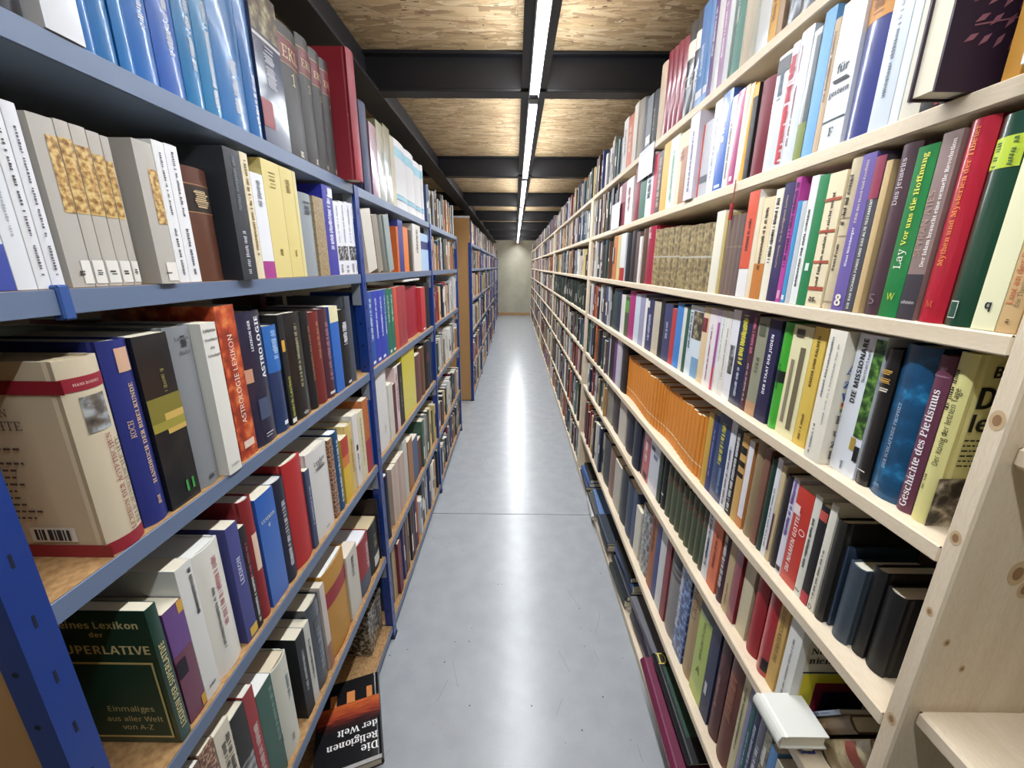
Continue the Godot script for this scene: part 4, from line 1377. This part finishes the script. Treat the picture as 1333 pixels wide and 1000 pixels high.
func build_room(beam_z: Array) -> void:
	var fl := CAMY + FLOOR
	var conc := tri_mat("concrete", concrete_texture(), Vector3.ONE * 0.55, 0.25)
	var floor_mb := MB.new()
	var joint := -2.316
	floor_mb.bbox(Vector3(-1.5, fl - 0.12, joint + 0.0025), Vector3(1.2, fl, 1.8), 0.002)
	floor_mb.bbox(Vector3(-1.5, fl - 0.12, WALLZ - 0.1), Vector3(1.2, fl, joint - 0.0025), 0.002)
	var fo := structure("floor", floor_mb.mesh(), conc, "smooth light grey concrete floor of the aisle", "floor")
	var jo := obj("joint_filler", box_mesh(Vector3(-1.5, fl - 0.02, joint - 0.003), Vector3(1.2, fl - 0.006, joint + 0.003)), mat("4a4c4e", 0.8), fo)
	tag(jo, "dark expansion joint across the floor", "")
	var osb := tri_mat("osb", osb_texture(), Vector3(0.8, 0.8, 0.8), 0.75)
	var c := structure("ceiling", box_mesh(Vector3(-1.6, CAMY + CEIL + 0.02, WALLZ - 0.1), Vector3(1.3, CAMY + CEIL + 0.12, 1.9)), osb, "strand board ceiling above the black beams", "ceiling")
	for k in beam_z.size() + 1:                                # one row of strand boards between each pair of beams
		var z0: float = 1.9 if k == 0 else beam_z[k - 1]
		var z1: float = beam_z[k] if k < beam_z.size() else WALLZ - 0.05
		obj("strand_board", box_mesh(Vector3(-1.6, CAMY + CEIL, z1 + 0.0015), Vector3(1.3, CAMY + CEIL + 0.02, z0 - 0.0015), 0.001), osb, c)
	var plaster := tri_mat("plaster", noise_tex(61, 0.01, [[0.0, "b0ac98"], [0.5, "b8b4a0"], [1.0, "c0bca8"]], 256, 256), Vector3.ONE * 0.8, 0.85)
	var top := CAMY + CEIL + 0.02
	structure("wall_back", box_mesh(Vector3(-1.6, fl - 0.1, WALLZ - 0.1), Vector3(1.3, top, WALLZ)), plaster, "plain beige end wall closing the aisle", "wall")
	structure("wall_left", box_mesh(Vector3(-1.6, fl - 0.1, WALLZ), Vector3(-1.5, top, 1.9)), plaster, "beige wall behind the steel racks", "wall")
	structure("wall_right", box_mesh(Vector3(1.2, fl - 0.1, WALLZ), Vector3(1.3, top, 1.9)), plaster, "beige wall behind the pine bookcases", "wall")
	structure("wall_front", box_mesh(Vector3(-1.5, fl - 0.1, 1.8), Vector3(1.2, top, 1.9)), plaster, "beige wall at the open end of the aisle", "wall")
	structure("baseboard_back", box_mesh(Vector3(-1.5, fl, WALLZ), Vector3(1.2, fl + 0.085, WALLZ + 0.016), 0.003), mat("b08a5c", 0.6), "wooden skirting along the foot of the end wall", "baseboard")
	var steel := mat("1b1b1f", 0.45)
	for k in beam_z.size():
		var b := obj("ceiling_beam", h_beam(2.72, CEIL - BEAM, 0.075), steel)
		b.position = Vector3(-0.14, CAMY + BEAM, beam_z[k])
		var which := ["behind the open end", "over the near end", "first ahead", "second ahead", "third ahead", "fourth ahead", "fifth ahead", "sixth ahead", "next to the end wall"]
		tag(b, "black steel cross beam under the strand boards, " + which[k], "beam", "black cross beams", "structure")
	for s in [[-0.635, "above the steel racks"], [0.9, "above the pine bookcases"]]:
		var b := obj("ceiling_beam", h_beam(15.2, 0.17, 0.125), mat("26262a", 0.5))
		b.position = Vector3(s[0], CAMY + BEAM - 0.002, -5.9)
		b.rotation.y = PI / 2
		tag(b, "long black steel beam running the length " + s[1], "beam", "", "structure")

func knots(parent: Node3D, spots: Array, axis: String) -> void:
	for s in spots:
		for ring in 2:
			var b := MB.new()
			var r: float = s[3] * (1.0 if ring == 0 else 0.55)
			var p: Vector3 = Vector3(s[0], s[1], s[2])
			for k in 14:
				var a := TAU * k / 14
				var c := TAU * (k + 1) / 14
				var va := Vector3(0, sin(a) * r * 1.5, cos(a) * r) if axis == "x" else Vector3(cos(a) * r, sin(a) * r * 1.5, 0)
				var vc := Vector3(0, sin(c) * r * 1.5, cos(c) * r) if axis == "x" else Vector3(cos(c) * r, sin(c) * r * 1.5, 0)
				var n := Vector3(-1, 0, 0) if axis == "x" else Vector3(0, 0, 1)
				var e := n * (0.0003 + 0.0002 * ring)
				b.quad(p + e, p + e + va, p + e + vc, p + e, n)
			obj("knot", b.mesh(), mat("c8ac84" if ring == 0 else "96714e", 0.6), parent)

func build_pine() -> void:
	var wt := wood_texture()
	var along := tri_mat("pine_along", wt, Vector3(6.0, 6.0, 0.5), 0.55)
	var upright := tri_mat("pine_up", wt, Vector3(6.0, 0.5, 6.0), 0.55)
	var fl := FLOOR
	var bays := [[-0.414, -2.87], [-2.95, -5.55], [-5.63, -8.15], [-8.23, -10.8], [-10.88, -13.4]]
	var names := ["with a broad knotty end panel, nearest the open end", "second along, beyond the first pale upright", "third along the pine run", "fourth along the pine run", "last before the end wall"]
	for k in bays.size():
		var a: float = bays[k][0]
		var b: float = bays[k][1]
		var o := thing("pine_bookcase", "tall pine bookcase full of books, " + names[k], "bookcase", Vector3(XF, CAMY + FLOOR, a), "pine bookcases")
		var off := Vector3(-XF, -FLOOR, -a)
		var near := 0.022 if k == 0 else 0.04
		obj("side_panel", box_mesh(Vector3(XF, fl, a) + off, Vector3(XF + 0.32, RY[0], a + near) + off, 0.0025), upright, o)
		obj("side_panel", box_mesh(Vector3(XF, fl, b - 0.04) + off, Vector3(XF + 0.32, RY[0], b) + off, 0.0025), upright, o)
		for i in RY.size():
			var y: float = RY[i]
			obj("shelf_board", box_mesh(Vector3(XF + 0.001, y - 0.0225, b + 0.0005) + off, Vector3(XF + 0.3, y, a - 0.0005) + off, 0.002), along, o)
		obj("plinth", box_mesh(Vector3(XF + 0.006, fl, b + 0.0005) + off, Vector3(XF + 0.024, RY[7] - 0.0225, a - 0.0005) + off, 0.001), along, o)
		obj("back_panel", box_mesh(Vector3(XF + 0.302, fl, b) + off, Vector3(XF + 0.308, RY[0], a) + off), upright, o)
		if k == 0:
			var kz := a + 0.022
			knots(o, [[XF, -0.15, a + 0.011, 0.0075], [XF, -0.292, a + 0.011, 0.006], [XF, -0.395, a + 0.011, 0.004], [XF, -0.57, a + 0.011, 0.006]].map(func(s): return [s[0] + off.x, s[1] + off.y, s[2] + off.z, s[3]]), "x")
			knots(o, [[XF + 0.07, -0.33, kz, 0.011], [XF + 0.085, -0.352, kz, 0.008], [XF + 0.075, -0.21, kz, 0.014], [XF + 0.05, -0.47, kz, 0.004], [XF + 0.02, -0.43, kz, 0.004], [XF + 0.19, -0.25, kz, 0.01]].map(func(s): return [s[0] + off.x, s[1] + off.y, s[2] + off.z, s[3]]), "z")
			# the bookcase on the near side of the end panel: only two of its boards reach into view
	for s in [[-0.536, "lower", -0.02], [-0.172, "upper", 0.0]]:
		var y: float = s[0]
		var q := thing("pine_shelf", "short rounded pine shelf fixed to the knotty end panel, the %s one" % s[1], "shelf", Vector3(XF + 0.014, CAMY + y - 0.024, -0.392), "shelves on the end panel")
		var mb := MB.new()
		mb.bbox(Vector3(0, 0, 0.0005), Vector3(0.3, 0.024, 0.8), 0.004)
		obj("board", mb.mesh(), along, q)
		for i in 2:
			obj("cleat", box_mesh(Vector3(0.03, -0.03, 0.0005 if i == 0 else 0.77), Vector3(0.28, -0.0003, 0.02 if i == 0 else 0.79), 0.001), along, q)

func steel_rack(label: String, X: float, posts: Array, panel_top: float) -> Node3D:
	var z0: float = posts[0][0]
	var zl: float = posts[posts.size() - 1][1]
	var o := thing("steel_rack", label, "rack", Vector3(-X, CAMY + FLOOR, z0), "blue steel racks")
	var off := Vector3(X, -FLOOR, -z0)
	var blue := mat("123580", 0.42, 0.0, 0.25)
	var rail := mat("64748f", 0.42)
	var deck: StandardMaterial3D = tri_mat("chipboard", noise_tex(71, 0.09, [[0.0, "8c6840"], [0.5, "a98355"], [1.0, "c29c6c"]], 256, 256), Vector3.ONE * 3.0, 0.75)
	var depth := 0.42
	for i in posts.size():
		var a: float = posts[i][0]
		var b: float = posts[i][1]
		for row in 2:
			var x := -X if row == 0 else -X - depth - 0.004
			var s := 1.0 if row == 0 else -1.0
			var m := MB.new()
			m.box(Vector3(x, FLOOR, b) + off, Vector3(x + s * 0.002, LY[0] - 0.001, a) + off) if s > 0 else m.box(Vector3(x - 0.002, FLOOR, b) + off, Vector3(x, LY[0] - 0.001, a) + off)
			m.box(Vector3(minf(x, x - s * 0.03), FLOOR, a - 0.002) + off, Vector3(maxf(x, x - s * 0.03), LY[0] - 0.001, a) + off)
			var p := obj("post", m.mesh(), blue, o)
			if row == 0 and i < 2:                             # slots down the aisle face, round holes down the other
				var sl := MB.new()
				var y := FLOOR + 0.04
				while y < LY[0] - 0.02:
					var zc := (a + b) / 2
					sl.bbox(Vector3(x + 0.0019, y, zc - 0.0015) + off, Vector3(x + 0.0024, y + 0.016, zc + 0.0015) + off, 0.0002)
					sl.cyl(Vector3(x - 0.016, y + 0.03, a - 0.001) + off, Vector3(x - 0.016, y + 0.03, a + 0.0004) + off, 0.0035, 10)
					y += 0.075
				obj("slot_row", sl.mesh(), mat("0a1226", 0.8), p)
			obj("foot", box_mesh(Vector3(minf(x, x - s * 0.035) , FLOOR, b - 0.004) + off, Vector3(maxf(x + s * 0.005, x - s * 0.035), FLOOR + 0.012, a + 0.004) + off, 0.001), mat("1a2238", 0.6), o)
	for i in posts.size() - 1:
		var a: float = posts[i][0] - (0.014 if i == 0 else 0.003)
		var b: float = posts[i + 1][0] + 0.003
		for k in LY.size():
			var y: float = LY[k]
			var sh := obj("shelf", box_mesh(Vector3(-X - depth, y - 0.014, b) + off, Vector3(-X - 0.0035, y, a) + off), deck, o)
			obj("front_rail", box_mesh(Vector3(-X - 0.003, y - 0.028, b) + off, Vector3(-X - 0.0005, y - 0.0002, a) + off, 0.0006), rail, sh)
			obj("underside_sheet", box_mesh(Vector3(-X - depth, y - 0.028, b) + off, Vector3(-X - 0.0035, y - 0.0145, a) + off), rail, sh)
			if k < 5:
				obj("bracket", box_mesh(Vector3(-X - 0.034, y - 0.1, b + 0.001) + off, Vector3(-X - 0.006, y - 0.0285, b + 0.003) + off), mat("8a9098", 0.45), sh)
	if panel_top > -2.0:
		if panel_top > LY[0]:
			obj("panel_cap", box_mesh(Vector3(-X - depth, panel_top + 0.0003, z0 - 0.016) + off, Vector3(-X - 0.01, panel_top + 0.02, z0 - 0.001) + off, 0.001), mat("d8dade", 0.5), o)
		var e := obj("end_panel", box_mesh(Vector3(-X - depth, FLOOR + 0.01, z0 - 0.012) + off, Vector3(-X - 0.012, panel_top, z0 - 0.0045) + off), mat("b68a56", 0.75), o)
		tag(e, "tan hardboard end panel", "")
	return o

func build_steel() -> void:
	var p1a := z_at(459.5, -XF, LY[0])
	last_post = Vector2(p1a, p1a - 0.034)
	steel_rack("blue steel rack of lexicons beside a slotted corner post", XF, [[-0.3255, -0.359], [p1a, p1a - 0.034], [-2.56, -2.594], [-3.7, -3.734]], LY[0] - 0.01)
	steel_rack("farther blue steel rack with a tall tan end panel", 0.472, [[-4.62, -4.654], [-5.9, -5.934], [-7.2, -7.234], [-8.5, -8.534], [-9.76, -9.794]], 0.485)
	steel_rack("last blue steel rack, set back a little, before the end wall", 0.53, [[-9.84, -9.874], [-11.1, -11.134], [-12.4, -12.434], [-13.2, -13.234]], -5.0)

func far_books() -> void:
	var r := RandomNumberGenerator.new()
	r.seed = 5
	# one set of cover colours for every shelf, high or low
	var mix := ["d8d4cc", "e2ddd2", "cfc6b4", "c9b08a", "b88a58", "c8ccd4", "9a3a3c", "3a4a7a", "7a2c3a", "d8c07a", "8a8474", "c0663a", "2c2c30", "4a6a58", "2a2a2e", "3a2c28", "2c3c34", "5a4a3c", "1f2a44", "5a2c30", "46566a", "dcdcd8", "6a4a38", "98a0a4", "46406a", "26303a"]
	var pine := MB.new()
	pine.use_color = true
	var bays := [[-0.414, -2.87], [-2.95, -5.55], [-5.63, -8.15], [-8.23, -10.8], [-10.88, -13.4]]
	for k in bays.size():
		for i in 7:
			var room: float = 0.2 if i == 0 else RY[i - 1] - 0.0235 - RY[i] - 0.012
			var pal: Array = mix
			if k == 1 and i == 3:                              # a run of black-green bound journals
				pal = ["2f3c30", "38443a", "2c342c", "2a2a28"]
			var za: float = bays[k][0] - 0.006
			var zb: float = bays[k][1] + 0.006
			if k == 0:
				var lo := 0.0
				for c in covered.get("R" + str(i), []):
					lo = minf(lo, c[0])
				za = lo - 0.002
			var hi := minf(0.235, room) if i != 6 else 0.3
			fill(pine, 1.0, XF + 0.006, CAMY + RY[i] + 0.0006, za, zb, room if i != 0 else 0.26, pal, r, hi * 0.78, hi)
		if k > 0:
			fill(pine, 1.0, XF + 0.006, CAMY + RY[7] + 0.0006, bays[k][0] - 0.006, bays[k][1] + 0.006, 0.25, mix, r, 0.17, 0.24, 0.02, 0.05)
	var m := StandardMaterial3D.new()
	m.vertex_color_use_as_albedo = true
	m.roughness = 0.5
	m.cull_mode = BaseMaterial3D.CULL_DISABLED
	tag(obj("distant_books", pine.mesh(), m), "rows of small distant books receding along the pine bookcases", "books", "", "stuff")
	var st := MB.new()
	st.use_color = true
	var sec := [[-2.6, -3.7, XF], [-4.66, -9.7, 0.472], [-9.9, -13.2, 0.53]]
	for q in 3:
		for i in 6:
			var room: float = 0.24 if i == 0 else LY[i - 1] - 0.03 - LY[i] - 0.02
			var posts := [[sec[q][0], sec[q][1]]]
			if q == 1:
				posts = [[-4.66, -5.89], [-5.94, -7.19], [-7.24, -8.49], [-8.54, -9.75]]
			elif q == 2:
				posts = [[-9.89, -11.09], [-11.14, -12.39], [-12.44, -13.19]]
			else:
				var lo := 0.0
				for c in covered.get("L" + str(i), []):
					lo = minf(lo, c[0])
				posts = [[-2.6, -3.69]]
				if i == 5:
					posts = [[-1.46, -2.55], [-2.6, -3.69]]
				elif lo > -2.5:
					posts.append([lo - 0.003, -2.55])
			for p in posts:
				fill(st, -1.0, -float(sec[q][2]) - 0.008, CAMY + LY[i] + 0.0006, p[0], p[1], room, mix, r, minf(0.2, room * 0.8), minf(0.29, room), 0.015, 0.05)
	fill(st, -1.0, -XF - 0.235, CAMY + LY[2] + 0.0006, -0.4, -1.36, 0.29, mix, r, 0.23, 0.27, 0.02, 0.05)
	tag(obj("distant_books", st.mesh(), m), "rows of small distant books receding along the blue steel racks", "books", "", "stuff")

func extras() -> void:
	# the large book pulled out towards the aisle, fore-edge first, with leaves stamped on its board
	var o := build_book("hardcover_book", "L", 0.033, 0.222, 0.175, "2b1a2c", "h", [], "", false, "ded6c0")
	o.position = Vector3(0.462 + 0.175, CAMY + RY[1] + 0.0008, -0.546)
	o.rotation.y = PI / 2
	tag(o, "black hardcover stamped with rosy leaves, pulled out fore-edge first", "book")
	var lf := MB.new()
	var leaf := func(p: Vector2, ang: float, l: float):
		var d := Vector2(cos(ang), sin(ang))
		var n := Vector2(-d.y, d.x)
		var q := [p, p + d * l * 0.45 + n * l * 0.17, p + d * l, p + d * l * 0.45 - n * l * 0.17]
		var x := -0.033 / 2 - 0.0006
		lf.quad(Vector3(x, q[0].y, q[0].x), Vector3(x, q[1].y, q[1].x), Vector3(x, q[2].y, q[2].x), Vector3(x, q[3].y, q[3].x), Vector3(-1, 0, 0))
	var lr := RandomNumberGenerator.new()
	lr.seed = 8
	for row in 8:
		for k in 9:
			var fx := -0.155 + 0.014 * k + (0.007 if row % 2 else 0.0)
			var fy := 0.04 + 0.018 * row
			var ang := lerpf(-2.6, -0.9, k / 8.0) if row < 3 else lerpf(PI * 0.85, PI * 1.15, lr.randf())
			leaf.call(Vector2(fx + 0.012, fy + 0.014), ang, 0.017)
	for k in 5:
		lf.quad(Vector3(-0.0171, 0.06 + k * 0.03, -0.15), Vector3(-0.0171, 0.0615 + k * 0.03, -0.15), Vector3(-0.0171, 0.0815 + k * 0.025, -0.03), Vector3(-0.0171, 0.08 + k * 0.025, -0.03), Vector3(-1, 0, 0))
	obj("leaf_ornament", lf.mesh(), mat("96606a", 0.5), o)
	row_of_books("R", 1, 1300, """
1326 h.2 c9913a p D|7a5020|.4|.3|.8
1352 h.21 dadbe4 p S|-.02 P|5a70b0|.05|.12|.2|.8
""")
	# the book lying face up on the lowest steel shelf
	var rel := build_book("hardcover_book", "L", 0.03, 0.292, 0.2, "131113", "h", [], "", true, "d8c8b0")
	var dir := Vector3(-0.103, 0, -0.27).normalized()          # along its long edge, away from the camera
	var side := dir.cross(Vector3.UP)                           # towards the aisle
	rel.basis = Basis(Vector3.UP, -dir, Vector3.UP.cross(-dir))
	rel.position = Vector3.ZERO
	var ce := Vector3(-0.528, CAMY + LY[5] + 0.0155, -0.985)
	rel.position = ce - rel.basis * Vector3(0, 0.146, -0.1)
	tag(rel, "black book lying face up, red desert picture and white title", "book")
	cover_art(rel)
	# flat stacks on the lowest pine board
	var rr := RandomNumberGenerator.new()
	rr.seed = 14
	var tones := ["22252c", "2f3a52", "3c5c94", "1c1c1e", "c9c9c6", "4a4644", "5a7aa8", "2a2030", "6a6a70", "8a3038", "24303c", "d6cfc0", "1f2a24"]
	var zc := -2.63
	var n := 0
	var stack := -1
	while zc < -1.2:
		stack += 1
		var y: float = RY[7]
		for k in rr.randi_range(3, 6):
			var t := rr.randf_range(0.014, 0.034)
			var tone: String = tones[n % tones.size()]
			if y + t > RY[6] - 0.05:
				break
			lying("hardcover_book", "%s book lying flat, %s from below in the %s floor-level stack" % [hue_name(tone), ORDINALS[k], ORDINALS[stack]], "R", Vector3(XF + 0.115 + rr.randf_range(-0.035, 0.02), y + 0.0005, zc + rr.randf_range(-0.01, 0.01)), t, rr.randf_range(0.24, 0.29), 0.2, tone, "h" if n % 3 else "p", [], rr.randf_range(-0.05, 0.05))
			y += t + 0.0008
			n += 1
		zc += 0.33
	lying("hardcover_book", "dark atlas lying flat at the bottom of the maroon book's stack", "R", Vector3(XF + 0.1, RY[7] + 0.0005, -0.79), 0.045, 0.24, 0.22, "1d1b26", "h", ["D|c8c8d0|.3|.2|.5"])
	lying("hardcover_book", "grey quarto lying flat beneath the sloping maroon book", "R", Vector3(XF + 0.11, RY[7] + 0.047, -0.745), 0.025, 0.18, 0.2, "6a6a66", "h", [])
	lying("hardcover_book", "long maroon hardcover sloping out of the lowest pine shelf", "R", Vector3(XF + 0.068, RY[7] + 0.086, -0.985), 0.032, 0.34, 0.21, "6e1f40", "h", ["D|c9a0ac|.4|.08|.4"], 0.03, 0.22)
	var green := lying("hardcover_book", "black and green picture book lying on the maroon book", "R", Vector3(XF + 0.1, RY[7] + 0.144, -0.985), 0.02, 0.3, 0.21, "17161a", "h", ["FP|2c4a3c|.1|.45|.2|.85", "FT|Die|e6d060|.05|.4|.88|s"], 0.05, 0.22)
	# the jumble at the near end of the sixth pine shelf
	for q in [["paperback_book", "silvery blue magazine slumped against old volumes on the sixth pine shelf", 0.007, 0.135, 0.13, "8c98ac", "p", "", ["D|4a5468|.5|.3|.8"], -0.5795],
			["antique_volume", "brown leather volume slumped behind the thick vellum one", 0.024, 0.135, 0.13, "6a5438", "h", "", ["D|b09868|.4|.25|.5"], -0.557],
			["antique_volume", "thick worn vellum volume with a red label slumped against the end panel", 0.042, 0.125, 0.14, "b0a080", "h", "vellum", ["P|8a3a2c|.5|.72|.05|.95"], -0.508]]:
		var v := build_book(q[0], "R", q[2], q[3], q[4], q[5], q[6], q[8], q[7])
		v.rotation.y = -PI / 2
		v.rotate_object_local(Vector3(0, 0, 1), -deg_to_rad(33.0))
		v.position = Vector3(XF + 0.04, CAMY + RY[5] + 0.0012 + sin(deg_to_rad(33.0)) * q[2] * 0.5, q[9])
		tag(v, q[1], "book")
	lying("hardcover_book", "small blue hardcover lying beneath the white one on the sixth pine shelf", "R", Vector3(XF + 0.017, RY[5] + 0.0008, -0.547), 0.028, 0.06, 0.03, "2a3a7a", "h", [])
	lying("hardcover_book", "white hardcover lying on a small blue one, jutting into the aisle", "R", Vector3(XF - 0.007, RY[5] + 0.0305, -0.543), 0.028, 0.075, 0.085, "dcdcd4", "h", [], 0.0, 0.0, "", "e0dccc")
	row_of_books("R", 6, 1086, """
1128 h.29 a01f30 p
""", 0.03, 1000.0)
	row_of_books("L", 4, 236, """
258 1000 7a5a46 p W|f0ece4
283 972 c9c4b4 p L|mottle2
""", 0.012, 985.0)
	# cards, ribbon, tape, folder, printed box
	for c in [[831.0, 850.5, RY[0] + 0.004, 0.105, "blank white card hanging from the top pine board", XF - 0.0015], [796.0, 806.5, RY[1] + 0.115, 0.12, "blank lilac-white card standing before books on the second pine shelf", XF - 0.001]]:
		var za := z_at(c[0], c[5], c[2] - 0.05)
		var zb := z_at(c[1], c[5], c[2] - 0.05)
		var p := obj("paper_card", box_mesh(Vector3(0, -c[3], 0), Vector3(0.0006, 0, absf(zb - za))), mat("e2e2ea", 0.7))
		p.position = Vector3(c[5], CAMY + c[2], za)
		tag(p, c[4], "card")
	var rz := z_at(958.5, XF, RY[1])
	var rb := thing("bookmark_ribbon", "red ribbon bookmark with a tassel hanging over the second pine board", "bookmark", Vector3(XF - 0.001, CAMY + RY[1] + 0.004, rz))
	obj("ribbon", box_mesh(Vector3(-0.001, -0.05, -0.0015), Vector3(0.0, 0.0, 0.0015)), mat("8a2a2a", 0.7), rb)
	var ts := MB.new()
	ts.cyl(Vector3(-0.001, -0.085, 0), Vector3(-0.001, -0.05, 0), 0.0045, 8)
	obj("tassel", ts.mesh(), mat("9c2c30", 0.8), rb)
	var tz := z_at(80, -XF, LY[1])
	var tape := obj("cord_wrap", box_mesh(Vector3(-0.012, -0.034, -0.007), Vector3(0.003, 0.0045, 0.007), 0.002), mat("2c4f8e", 0.7))
	tape.position = Vector3(-XF, CAMY + LY[1], tz)
	tag(tape, "blue cord wrapped round the edge of the second steel shelf", "cord")
	lying("paperback_book", "white folder lying across the red books on the third steel shelf", "L", Vector3(-XF - 0.1, LY[2] + 0.287, (z_at(528, -XF, LY[2]) + z_at(552, -XF, LY[2])) * 0.5), 0.009, 0.3, 0.2, "e2e2de", "p", [])
	var box := thing("keepsake_box", "pebble-print cardboard box on the lowest steel shelf by a post", "box", Vector3(-XF - 0.14, CAMY + LY[5] + 0.0008, -1.29))
	obj("body", box_mesh(Vector3(-0.1, 0, -0.09), Vector3(0.1, 0.17, 0.05), 0.003), mats["look_pebbles"], box)
	obj("lid", box_mesh(Vector3(-0.103, 0.1705, -0.093), Vector3(0.103, 0.2, 0.053), 0.003), mats["look_pebbles"], box)

func cover_art(o: Node3D) -> void:                            # the print on the board that faces up: local x = +t/2, y = book's height, z = width
	var x := 0.0155
	var put := func(mb: MB, y0: float, y1: float, z0: float, z1: float):
		mb.quad(Vector3(x, y0, z0), Vector3(x, y1, z0), Vector3(x, y1, z1), Vector3(x, y0, z1), Vector3(1, 0, 0))
	var w := 96
	var h := 64
	var img := Image.create(w, h, false, Image.FORMAT_RGB8)
	var nz := FastNoiseLite.new()
	nz.seed = 4
	nz.frequency = 0.06
	for yy in h:
		for xx in w:
			var f := float(yy) / h
			var v := nz.get_noise_2d(xx * 0.5, yy * 2.5)
			var c := Color("c8642c").lerp(Color("7a2018"), clampf(f * 1.2 + v * 0.5, 0, 1)).lerp(Color("1a0c0c"), clampf((f - 0.55) * 2.6 + v * 0.4, 0, 1))
			img.set_pixel(xx, yy, c)
	var m := StandardMaterial3D.new()
	m.albedo_texture = ImageTexture.create_from_image(img)
	m.roughness = 0.35
	m.cull_mode = BaseMaterial3D.CULL_DISABLED
	var sky := MB.new()
	sky.use_uv = true
	# book's top edge lies towards the camera; the picture is near the far end
	sky.quad(Vector3(x, 0.085, -0.197), Vector3(x, 0.165, -0.197), Vector3(x, 0.165, -0.004), Vector3(x, 0.085, -0.004), Vector3(1, 0, 0))
	var so := obj("cover_picture", sky.mesh(), m, o)
	sky.uv = PackedVector2Array([Vector2(0, 0), Vector2(0, 1), Vector2(1, 1), Vector2(1, 0)])
	so.mesh = sky.mesh()
	for c in [[-0.15, 0.02], [-0.095, 0.026], [-0.035, 0.018]]:
		var tower := MB.new()
		put.call(tower, 0.045, 0.087, c[0] - c[1] / 2, c[0] + c[1] / 2)
		obj("cover_picture", tower.mesh(), mat("d8894a", 0.4), o)
	var strip := MB.new()
	put.call(strip, 0.28, 0.2915, -0.198, -0.006)
	obj("cover_band", strip.mesh(), mat("a8a4a0", 0.5), o)
	var lines := [["Die", 0.236, 0.05], ["Religionen", 0.2, 0.15], ["der Welt", 0.17, 0.12]]
	for l in lines:
		var fl := flat_text(l[0], font_serif_bold)
		var sz: Vector2 = fl[2]
		var s: float = l[2] / sz.x
		var y0: float = l[1]
		var fn := func(u, v): return Vector3(x + 0.0003, y0 + v * s, -0.015 - u * s)
		obj("cover_lettering", mapped(fl, fn, Vector3(1, 0, 0)), mat("f0eeea", 0.5), o)
